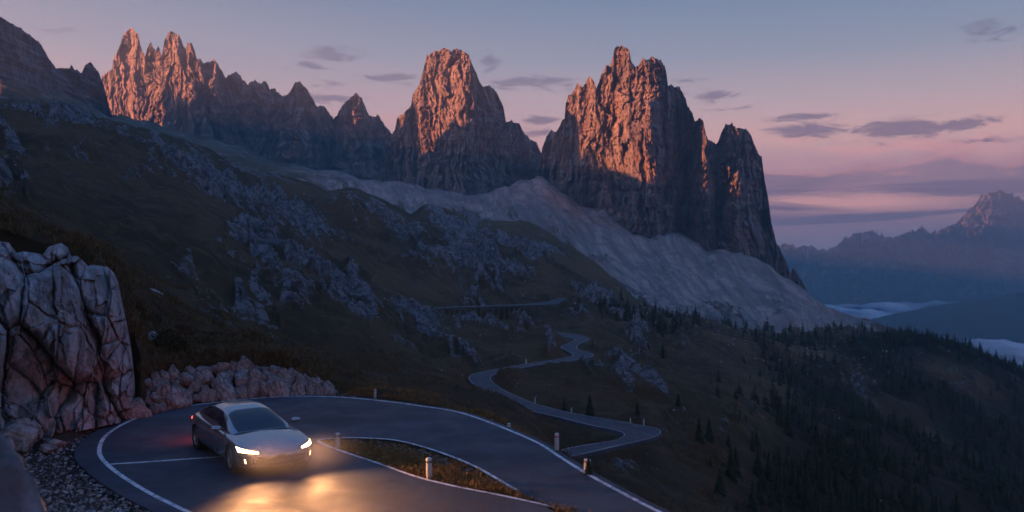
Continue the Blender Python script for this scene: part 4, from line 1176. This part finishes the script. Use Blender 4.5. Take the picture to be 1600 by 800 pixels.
bsingle(9, 0, 714, 36, 34, 'grey stone half hidden behind the blurred rock at the frame edge')
bsingle(11, 74, 706, 26, 12, 'low loose stone on the gravel left of the road')
o = bsingle(21, 0, 800, 10, 10, 'large blurred rock looming close in the bottom left corner', dep=5.4, z=1.2, sub=6)
o.data.vertices.foreach_set('co', (rock_shape(27, 6, 13, .07)[0] * np.array([1.9, 1.2, 2.35])).astype(np.float32).ravel())
o.location = (-4.10, 5.6, 1.50); o.data.materials[0] = M['cliff']; o.data.update()
lone_a = bsingle(12, 238, 545, 22, 22, 'lone grey boulder in the grass above the stone bank', dep=31, z=CAMH - 142 / F * 31)
lone_b = bsingle(14, 232, 455, 44, 20, 'pale outcrop block on the grassy slope right of the cliff', dep=42, z=CAMH - 72 / F * 42)

# ------------------------------------------------------------------ loose stones merged (nobody could count them)
def scatter(name, pts, sizes, mat, label, cat, sub=1, seed=1, squash=.7):
    r = np.random.default_rng(seed)
    shapes = []
    for k in range(8):
        V, Fc = ico(sub)
        W = V * (1 + .35 * fbm(V[:, 0] * 1.3 + k * 3, V[:, 1] * 1.3, V[:, 2] * 1.3, 2))[:, None]
        shapes.append(W); Fb = Fc
    n = len(pts); nv = len(shapes[0])
    idx = r.integers(0, 8, n)
    base = np.array(shapes)[idx]
    a = r.uniform(0, 6.28, n); ca, sa = np.cos(a), np.sin(a)
    base = base * (r.uniform(.7, 1.3, (n, 1, 3)) * np.array([1, 1, squash]))
    x_ = base[..., 0] * ca[:, None] - base[..., 1] * sa[:, None]; y_ = base[..., 0] * sa[:, None] + base[..., 1] * ca[:, None]
    W = np.stack([x_, y_, base[..., 2]], -1) * sizes[:, None, None] + pts[:, None, :]
    Fq = (Fb[None] + (np.arange(n) * nv)[:, None, None]).reshape(-1, 3)
    o = mk(name, W.reshape(-1, 3), Fq, mat, smooth=False)
    tag(o, label, cat, kind='stuff'); return o
# keep the ground under the asphalt
def _inpoly(x_, y_, poly):
    c = np.zeros(len(x_), bool); j = len(poly) - 1
    for i_ in range(len(poly)):
        xi_, yi_ = poly[i_]; xj, yj = poly[j]
        c ^= ((yi_ > y_) != (yj > y_)) & (x_ < (xj - xi_) * (y_ - yi_) / (yj - yi_ + 1e-12) + xi_); j = i_
    return c
kk = np.where((S.ravel() < 3.5) & (S.ravel() > .0))[0]
kk = kk[(GY.ravel()[kk] < 34)]
kk = kk[_inpoly(GX.ravel()[kk], GY.ravel()[kk], np.concatenate([offs(oe, sgn * .25), ie[::-1]]))]
Zf_ = GZ.ravel(); Zf_[kk] = np.minimum(Zf_[kk], -.10)
GZ = Zf_.reshape(GZ.shape)
ground.data.vertices.foreach_set('co', np.stack([GX, GY, GZ], -1).astype(np.float32).ravel()); ground.data.update()
# gravel
from mathutils.geometry import intersect_point_line
def on_road(P):
    """True inside the asphalt"""
    inr = np.zeros(len(P), bool)
    for ring_ in (oe,):
        poly = np.concatenate([oe, ie[::-1]])
        x_, y_ = P[:, 0], P[:, 1]; c = np.zeros(len(P), bool)
        j = len(poly) - 1
        for i_ in range(len(poly)):
            xi_, yi_ = poly[i_]; xj, yj = poly[j]
            cond = ((yi_ > y_) != (yj > y_)) & (x_ < (xj - xi_) * (y_ - yi_) / (yj - yi_ + 1e-12) + xi_)
            c ^= cond; j = i_
        inr |= c
    return inr
r_ = np.random.default_rng(3)
n = 26000
pxs = r_.uniform(-120, 560, n); pys = 612 + 330 * r_.random(n) ** 1.0
pts = np.c_[(pxs - 800) / F * depth0(pys), depth0(pys), np.full(n, -.01)]
keep = (~on_road(pts)) & (pys > E_py(pxs) - 6)
pts = pts[keep]
sz = .012 + .035 * r_.random(len(pts)) ** 3
scatter('gravel', pts, sz, M['boulder'], 'grey gravel and small stones on the verge below the cliff', 'gravel', 1, 5)
# rubble on the hillside and below the scree
W = rock * (S > 3.5) * (S < 7.0) * (PXG > -60) * (PXG < 1500)
W = sst(W, .25, .8) + .012 * (S > 3.2) * (S < 7) * (1 - RM)
W = W + .35 * ((S > 6.4) & (S < 7.0) & (PXG > 1000) & (PXG < 1400)) + .5 * ((S > 7.3) & (S < 8.2) & (PXG > 930) & (PXG < 1380))
W = W * (RM < .3)
Wf = (W * np.maximum(0.15, perlin(PXG / 16, PYG / 10, S))).ravel(); Wf /= Wf.sum()
pick = r_.choice(len(Wf), 9000, p=Wf, replace=True)
P0 = np.stack([GX.ravel()[pick], GY.ravel()[pick], GZ.ravel()[pick]], -1)
szz = (.35 + 1.3 * r_.random(len(pick)) ** 3) * P0[:, 1] / F * 1.15
scatter('rubble', P0, szz, M['rubble'], 'scattered pale blocks and broken stone across the slopes', 'rubble', 1, 6, .8)
# ------------------------------------------------------------------ marker posts
M['post'] = simple('post_paint', (0.42, 0.41, 0.40), 0.6)
M['post_red'] = simple('post_red', (0.42, 0.035, 0.03), 0.5)
M['post_dark'] = simple('post_dark', (0.02, 0.02, 0.022), 0.5)
M['reflector'] = simple('reflector', (0.55, 0.35, 0.25), 0.2)
def post(loc, h, r, label, band='post_dark', tilt=(0, 0)):
    t = empty('marker_post', loc)
    t.rotation_euler = (tilt[0], tilt[1], 0)
    tag(t, label, 'marker post', 'roadside marker posts')
    b = MB(); b.lathe([(0.001, -.35), (r * 1.05, -.35), (r, h * .76)], 16); b.build('shaft', M['post'], t, smooth=True)
    b = MB(); b.lathe([(r * 1.01, h * .76), (r * 1.06, h * .765), (r * 1.06, h * .86), (r * 1.01, h * .865)], 16); bd = b.build('band', M[band], t, smooth=True)
    b = MB(); b.box((0, -r * 1.06, h * .81), (r * .8, .012, h * .06)); b.build('reflector', M['reflector'], bd)
    b = MB(); b.lathe([(r, h * .865), (r * .98, h * .95), (r * .7, h * .99), (0.001, h)], 16); b.build('cap', M['post'], t, smooth=True)
    return t
p = g0(527, 702); post(tuple(p), .41, .058, 'white post with dark band at the tip of the grassy island', tilt=(0, .02))
p = g0(671, 749); post(tuple(p), .47, .062, 'white post in the brown grass halfway along the island', tilt=(0, -.03))
p = g0(870, 705); post(tuple(p), .45, .055, 'pale post with red band where the lower road vanishes', 'post_red')
p = g0(917, 738); post(tuple(p), .30, .075, 'short grey post beside the little dark spruce', tilt=(0, .05))
p = g0(586, 620.5); post((p[0], p[1], 0), .27, .045, 'tiny post on the far verge behind the hairpin', tilt=(0, .03))
p = g0(795, 668); post((p[0], p[1], -.05), .17, .05, 'low stubby post on the outer verge left of the red banded one')
def far_post(px, py, hpx, label):
    q = locate(px, py); s = q[1] / F
    b = MB(); r = 1.1 * s * 1.0; h = hpx * s
    b.lathe([(r, -.5), (r, h * .8), (r * .6, h), (0.001, h)], 8)
    o = b.build('marker_post', M['post']); o.location = tuple(q); tag(o, label, 'marker post', 'roadside marker posts')
far_post(893, 646, 9, 'slim post beside the valley road left of the sharp bend')
far_post(985, 661, 8, 'slim post just before the tip of the lower sharp bend')
far_post(1006, 664, 9, 'slim post at the outer tip of the lower sharp bend')
far_post(836, 628, 7, 'slim post on the straight of the valley road')
far_post(822, 567, 6, 'tiny post above the left bend of the valley road')
far_post(888, 705, 6, 'tiny post inside the lower sharp bend near the red banded post')
# ------------------------------------------------------------------ trees
def leaf_mat(name, a, bcol, sc):
    m, t, b = mat_new(name)
    co = t.new('ShaderNodeTexCoord').outputs['Object']
    oi = t.new('ShaderNodeObjectInfo').outputs['Random']
    c = t.mix(t.ss(t.noise(co, sc, 5, .7), .38, .62), (*a, 1), (*bcol, 1))
    t.l.new(c, b.inputs['Base Color']); b.inputs['Roughness'].default_value = .85; b.inputs['Specular IOR Level'].default_value = .15
    return m
M['needles'] = leaf_mat('spruce_needles', (0.012, 0.022, 0.013), (0.030, 0.042, 0.022), 1.5)
M['bark'] = simple('bark', (0.045, 0.032, 0.024), .9)
def crown(seed, levels, per, R=.20):
    r = random.Random(seed); V = []; Fc = []
    for i in range(levels):
        t = i / (levels - 1)
        z = .10 + .88 * t ** .95
        rad = R * (1 - t) ** .8 * r.uniform(.78, 1.12) + .012
        off = r.uniform(0, 6.28)
        for k in range(per):
            if r.random() < .08: continue
            a = off + 6.283 * k / per + r.uniform(-.25, .25); rr = rad * r.uniform(.65, 1.15)
            w_ = rr * .42 * r.uniform(.7, 1.2); dr = rr * r.uniform(.25, .65)
            ca, sa = math.cos(a), math.sin(a)
            b0 = len(V)
            V += [(0, 0, z + .03), (ca * rr * .55 - sa * w_, sa * rr * .55 + ca * w_, z - dr * .55), (ca * rr, sa * rr, z - dr), (ca * rr * .55 + sa * w_, sa * rr * .55 - ca * w_, z - dr * .55), (ca * rr * .5, sa * rr * .5, z - dr * .15)]
            Fc += [(b0, b0 + 1, b0 + 4), (b0, b0 + 4, b0 + 3), (b0 + 1, b0 + 2, b0 + 4), (b0 + 4, b0 + 2, b0 + 3)]
    return np.array(V), np.array(Fc)
near_c = [mk('crown', *crown(s, 22, 11, R=.21 + .03 * (s % 3)), M['needles'], smooth=False, link=False).data for s in range(5)]
mb = MB(); mb.lathe([(.022, -.06), (.016, .3), (.004, .95), (0.0005, .97)], 8); trunk_me = mk('trunk', mb.v, mb.f, M['bark'], link=False).data
def low_tree(s):
    V, Fc = crown(60 + s, 11, 7, R=.22 + .02 * (s % 4)); b = len(V)
    return np.vstack([V, [(.02, 0, -.05), (-.01, .017, -.05), (-.01, -.017, -.05), (0, 0, 1.0)]]), np.vstack([Fc, [(b, b + 1, b + 3), (b + 1, b + 2, b + 3), (b + 2, b, b + 3)]])
low = [low_tree(s) for s in range(6)]
low_me = [mk('spruce_tree', V, Fc, M['needles'], smooth=False, link=False).data for V, Fc in low]
rt = random.Random(9)
def spruce(pos, h, label, group=None, detail=True, wd=1.0):
    if detail:
        t = empty('spruce_tree', tuple(pos), rt.uniform(0, 6)); t.scale = (h * wd, h * wd, h)
        for me, nm in ((near_c[rt.randrange(5)], 'crown'), (trunk_me, 'trunk')):
            c = bpy.data.objects.new(nm, me); COL.objects.link(c); c.parent = t
    else:
        t = bpy.data.objects.new('spruce_tree', low_me[rt.randrange(6)]); COL.objects.link(t)
        t.location = tuple(pos); t.rotation_euler = (0, 0, rt.uniform(0, 6)); t.scale = (h * wd, h * wd, h)
    tag(t, label, 'tree', group); return t
def gpos(px, py, lo=3.9, hi=6.95):
    q = locate(px, py, lo, hi)
    c = int(np.argmin(np.abs(PXC - px))); r = int(np.argmin(np.abs(np.log(BASE_D[:, c]) - math.log(q[1]))))
    return np.array([GX[r, c], GY[r, c], GZ[r, c]])
for px, py, hp_, lab in [
    (1108, 676, 36, 'dark spruce standing alone on the slope right of the sharp bend'),
    (921, 648, 38, 'tall dark spruce above the middle of the valley road'),
    (881, 640, 24, 'shorter spruce left of the tall one above the valley road'),
    (1036, 560, 26, 'slender spruce beside the rocky outcrop right of the upper bends'),
    (1252, 757, 36, 'bushy dark spruce low on the right hand slope'),
    (1188, 738, 28, 'small spruce below the lone dark one on the slope'),
    (1139, 690, 22, 'little spruce just right of the lone dark one'),
    (996, 655, 26, 'spruce rising directly behind the sharp bend'),
    (1012, 545, 20, 'smaller spruce left of the slender one by the outcrop'),
    (1196, 705, 18, 'stunted spruce in the open grass of the right slope'),
    (1110, 730, 20, 'small spruce among rocks below the sharp bend'),
    (1150, 620, 22, 'spruce at the upper end of the open right slope'),
    (1215, 660, 26, 'spruce on the open slope between lone and forest trees'),
    (1290, 770, 30, 'spruce near the lower frame edge where forest begins'),
    (1060, 625, 24, 'spruce on the shoulder above the sharp bend'),
    (955, 545, 18, 'small spruce right of the S bend in the valley road'),
    (905, 480, 12, 'tiny spruce at the end of the upper road')]:
    q = gpos(px, py); spruce(q - np.array([0, 0, .15]), hp_ / F * q[1], lab, wd=1.15)
q = g0(917, 742); spruce((q[0] + .03, q[1] - .05, -.12), .60, 'knee high dark young spruce on the outer road verge', wd=1.1)
# forest on the right slope
def tree_w():
    a = sst(PXG + .55 * (PYG - 520), 1120, 1420)
    w_ = a * ((S > 4.0) & (S < 6.93)) * (PXG > 1020) * (PXG < 1720)
    w_ = w_ * np.clip(.35 + .9 * fbm(X / 60, Y / 60, 3.0, 4), 0.02, 2)
    band = np.exp(-((PYG - np.interp(PXG, [950, 1100, 1400], [500, 514, 535])) / 13.0) ** 2) * (PXG > 930) * (PXG < 1450) * (S > 6.0) * (S < 8.0)
    crest = ((S > 6.9) & (S < 7.02) & (PXG > 1385)) * 9.0
    return (w_ + .8 * band + crest) * np.where(PXG > 1600, .4, 1.0)
Wt = (tree_w() * (RM < .1)).ravel(); Wt /= Wt.sum()
NT_ = 3000
pick = np.unique(r_.choice(len(Wt), NT_, p=Wt, replace=False))
T3 = np.stack([GX.ravel()[pick], GY.ravel()[pick], GZ.ravel()[pick]], -1)
T3s = S.ravel()[pick]
th_ = (.5 + 1.15 * r_.random(len(T3)) ** 1.6) * np.interp(T3[:, 1], [120, 300, 800], [3.2, 5.2, 7.6])
order = np.argsort(T3[:, 1] / th_)
vis = np.abs(T3[:, 0] / T3[:, 1]) * F < 800
own = [i for i in order if vis[i]][:270]
ownset = set(own)
for rank, i in enumerate(own):
    spruce(T3[i] - np.array([0, 0, .2]), th_[i], 'dark spruce scattered over the lower part of the wooded right slope', 'spruces on the right slope', detail=rank < 110, wd=1.1)
VV = []; FF = []; base = 0
for i in range(len(T3)):
    if i in ownset: continue
    V, Fc = low[i % 6]
    a = r_.uniform(0, 6.28); ca, sa = math.cos(a), math.sin(a); h = th_[i]
    W_ = np.c_[(V[:, 0] * ca - V[:, 1] * sa) * h * 1.1, (V[:, 0] * sa + V[:, 1] * ca) * h * 1.1, V[:, 2] * h] + T3[i] - np.array([0, 0, .3])
    VV.append(W_); FF.append(Fc + base); base += len(V)
tag(mk('forest', np.concatenate(VV), np.concatenate(FF), M['needles'], smooth=False), 'dense dark spruce forest covering the right slope up to the crest', 'forest', kind='stuff')

# ------------------------------------------------------------------ grass
def grass_mat(name, cols, sc=.8):
    m, t, b = mat_new(name)
    co = t.new('ShaderNodeTexCoord').outputs['Object']
    c = t.mix(t.ss(t.noise(co, sc, 4, .6), .35, .65), (*cols[0], 1), (*cols[1], 1))
    c = t.mix(t.ss(t.noise(co, sc * 9, 2, .6), .5, .62), c, (*cols[2], 1))
    t.l.new(c, b.inputs['Base Color']); b.inputs['Roughness'].default_value = .8; b.inputs['Specular IOR Level'].default_value = .15
    return m
M['grass_dry'] = grass_mat('dry_grass', [(0.17, 0.095, 0.038), (0.11, 0.078, 0.028), (0.25, 0.16, 0.07)])
M['grass_hill'] = grass_mat('hill_grass', [(0.095, 0.064, 0.032), (0.058, 0.054, 0.028), (0.15, 0.10, 0.05)], .35)
def grass(name, pts, hs_, mat, label, blades=6, spread=.5, wk=.07):
    n = len(pts); r = np.random.default_rng(len(pts))
    P_ = np.repeat(pts, blades, 0); H_ = np.repeat(hs_, blades) * r.uniform(.5, 1.2, n * blades)
    a = r.uniform(0, 6.28, n * blades); lean = r.uniform(.15, .8, n * blades)
    P_ = P_ + np.c_[np.cos(a) * H_ * spread * r.random(n * blades), np.sin(a) * H_ * spread * r.random(n * blades), 0 * a]
    b = r.uniform(0, 6.28, n * blades)
    wv = np.c_[np.cos(b), np.sin(b), 0 * b] * (H_ * wk)[:, None]
    tip = P_ + np.c_[np.cos(a) * H_ * lean, np.sin(a) * H_ * lean, H_]
    mid = P_ + np.c_[np.cos(a) * H_ * lean * .3, np.sin(a) * H_ * lean * .3, H_ * .6]
    V = np.stack([P_ - wv, P_ + wv, mid + wv * .7, tip, mid - wv * .7], 1)
    k = np.arange(n * blades)[:, None] * 5
    Fq = np.concatenate([k + np.array([0, 1, 2, 4])])
    me_v = V.reshape(-1, 3)
    F1 = np.concatenate([np.c_[k, k + 1, k + 2], np.c_[k, k + 2, k + 4], np.c_[k + 4, k + 2, k + 3]])
    o = mk(name, me_v, F1, mat, smooth=False)
    tag(o, label, 'grass', kind='stuff'); return o
# island between the two arms of the hairpin
isl = np.concatenate([iwl])
def inpoly(P, poly):
    x_, y_ = P[:, 0], P[:, 1]; c = np.zeros(len(P), bool); j = len(poly) - 1
    for i_ in range(len(poly)):
        xi_, yi_ = poly[i_]; xj, yj = poly[j]
        c ^= ((yi_ > y_) != (yj > y_)) & (x_ < (xj - xi_) * (y_ - yi_) / (yj - yi_ + 1e-12) + xi_); j = i_
    return c
island = np.array([g0(a, b)[:2] for a, b in [(503, 692), (537, 706.5), (594, 725.5), (650, 745), (710, 760), (785, 775), (879, 796), (1100, 849), (1060, 878), (880, 806), (806, 770), (781, 755), (744, 734), (702, 716), (657, 701), (612, 691), (556, 688), (522, 689)]])
q = np.c_[r_.uniform(-6, 6, 240000), r_.uniform(9, 24, 240000)]
q = q[inpoly(q, island)]
pyq = 400 + CAMH * F / q[:, 1]; pxq = 800 + q[:, 0] / q[:, 1] * F
dens = sst(pyq, np.interp(pxq, [500, 560, 700, 800], [690, 690, 722, 762]), np.interp(pxq, [500, 560, 700, 800], [694, 702, 740, 775])) * .9 + .1
dens = dens * np.clip(.55 + .8 * fbm(q[:, 0] * 1.5, q[:, 1] * 1.5, 0, 3), .1, 1)
q = q[r_.random(len(q)) < dens][:22000]
grass('grass', np.c_[q, np.full(len(q), -.02)], r_.uniform(.05, .14, len(q)), M['grass_dry'], 'dry brown grass on the island inside the hairpin', 7)
n = 2500; qq = np.c_[r_.uniform(-6, 4, n * 12), r_.uniform(9, 24, n * 12)]; qq = qq[inpoly(qq, island)][:n]
scatter('gravel', np.c_[qq, np.full(len(qq), -.015)], .008 + .022 * r_.random(len(qq)) ** 2, M['boulder'], 'fine gravel among the grass of the hairpin island', 'gravel', 1, 8)
# verges and slope
def pick_grass(W_, n, h0, h1, mat, label, blades):
    f = W_.ravel() / W_.sum(); k = r_.choice(len(f), n, p=f)
    P_ = np.stack([GX.ravel()[k], GY.ravel()[k], GZ.ravel()[k]], -1)
    cl_ = P_[:, 1] * 2.2 / F
    P_ = P_ + np.c_[r_.normal(size=n) * cl_ * .5, r_.normal(size=n) * cl_ * .5, np.full(n, -.02)]
    P_ = P_[~on_road(P_)]
    clump = np.clip(.75 + .7 * fbm(P_[:, 0] * .7, P_[:, 1] * .7, 0, 3), .3, 1.6)
    grass('grass', P_, r_.uniform(h0, h1, len(P_)) * clump, mat, label, blades)
clp = np.clip(.3 + 1.2 * fbm(X / 1.6, Y / 1.6, 0, 4), 0.02, 1.5)
Wg = ((S > 1.02) & (S < 3.2) & (PXG > 540) & (PXG < 1150)) * clp
pick_grass(Wg, 16000, .07, .20, M['grass_dry'], 'short brown grass on the outer verge falling away from the road', 5)
cliffm = (PXG < 205) & (S < 1.95)
Wg = ((S > 1.75) & (S < 3.35) & (PXG > -60) & (PXG < 560) & ~cliffm) * clp
pick_grass(Wg, 34000, .12, .36, M['grass_hill'], 'tussocky brown grass above the stone bank and cliff', 6)
Wg = ((S > 3.3) & (S < 4.9) & (PXG > -60) & (PXG < 1300)) * np.clip(.2 + fbm(X / 9, Y / 9, 0, 4), .02, 1.5) * (1 - RM)
pick_grass(Wg, 30000, .25, .60, M['grass_hill'], 'coarse dark grass over the middle slopes', 5)

# low bushes
M['bush_red'] = leaf_mat('rusty_bush', (0.065, 0.026, 0.016), (0.10, 0.045, 0.022), 4)
M['bush_green'] = leaf_mat('green_bush', (0.022, 0.028, 0.012), (0.045, 0.046, 0.018), 4)
def bush(pos, w_, h_, mat, label, seed):
    r = np.random.default_rng(seed); n = 1500
    d = r.normal(size=(n, 3)); d /= np.linalg.norm(d, axis=1)[:, None]; d[:, 2] = np.abs(d[:, 2])
    lump = 1 + .35 * fbm(d[:, 0] * 2 + seed, d[:, 1] * 2, d[:, 2] * 2, 3)
    P_ = d * (lump * r.uniform(.55, 1.0, n) ** .5)[:, None] * np.array([w_ / 2, w_ / 2, h_])
    s = .035 * max(w_, .5)
    a = r.normal(size=(n, 3)) * s; b = r.normal(size=(n, 3)) * s
    V = np.stack([P_, P_ + a, P_ + b], 1).reshape(-1, 3)
    o = mk('bush', V, np.arange(n * 3).reshape(-1, 3), mat, smooth=False); o.location = tuple(pos); tag(o, label, 'bush')
def near_ground(px, py):
    m_ = (np.abs(PXG - px) < 2.5) & (S > 1.0) & (S < 3.6)
    k = np.argmin(np.where(m_, np.abs(PYG - py), 1e9)); return np.array([GX.ravel()[k], GY.ravel()[k], GZ.ravel()[k]])
for o_, px, py in ((lone_a, 240, 548), (lone_b, 236, 462)):
    q = near_ground(px, py); o_.location = (q[0], q[1], q[2] + .05); o_.data.materials[0] = M['cliff']
lone_b.rotation_euler = (0, .25, .3)
for px, py, w_, h_, mt, lab in [(985, 775, .9, .5, 'bush_red', 'rust coloured low bush on the verge below the lower road'),
                                (262, 560, 1.4, .7, 'bush_green', 'dark green bush above the left end of the stone bank'),
                                (288, 545, 1.0, .8, 'bush_red', 'reddish brown tussock bush right of the dark green one'),
                                (228, 500, 1.5, .8, 'bush_green', 'dark bush on the slope beside the cliff edge'),
                                (330, 548, 1.0, .45, 'bush_green', 'low green bush over the middle of the stone bank')]:
    bush(near_ground(px, py) - np.array([0, 0, .1]), w_, h_, M[mt], lab, int(px))

# ------------------------------------------------------------------ haze
def haze_box():
    x0, x1, y0, y1, z0, z1 = -2950, 7400, -1400, 9750, -1300, 1050
    v = [(x, y, z) for x in (x0, x1) for y in (y0, y1) for z in (z0, z1)]
    f = [(0, 1, 3, 2), (4, 6, 7, 5), (0, 4, 5, 1), (2, 3, 7, 6), (0, 2, 6, 4), (1, 5, 7, 3)]
    m = bpy.data.materials.new('haze'); m.use_nodes = True
    t = NT(m.node_tree); t.n.clear()
    pv_ = t.new('ShaderNodeVolumePrincipled'); o = t.new('ShaderNodeOutputMaterial')
    pv_.inputs['Color'].default_value = (0.66, 0.88, 1.0, 1)
    pv_.inputs['Density'].default_value = 1.2e-4
    pv_.inputs['Anisotropy'].default_value = 0.35
    t.l.new(pv_.outputs[0], o.inputs['Volume'])
    ob = mk('haze', v, f, m, smooth=False)
    tag(ob, 'thin blue evening haze over the valley', 'haze', kind='stuff')
haze_box()
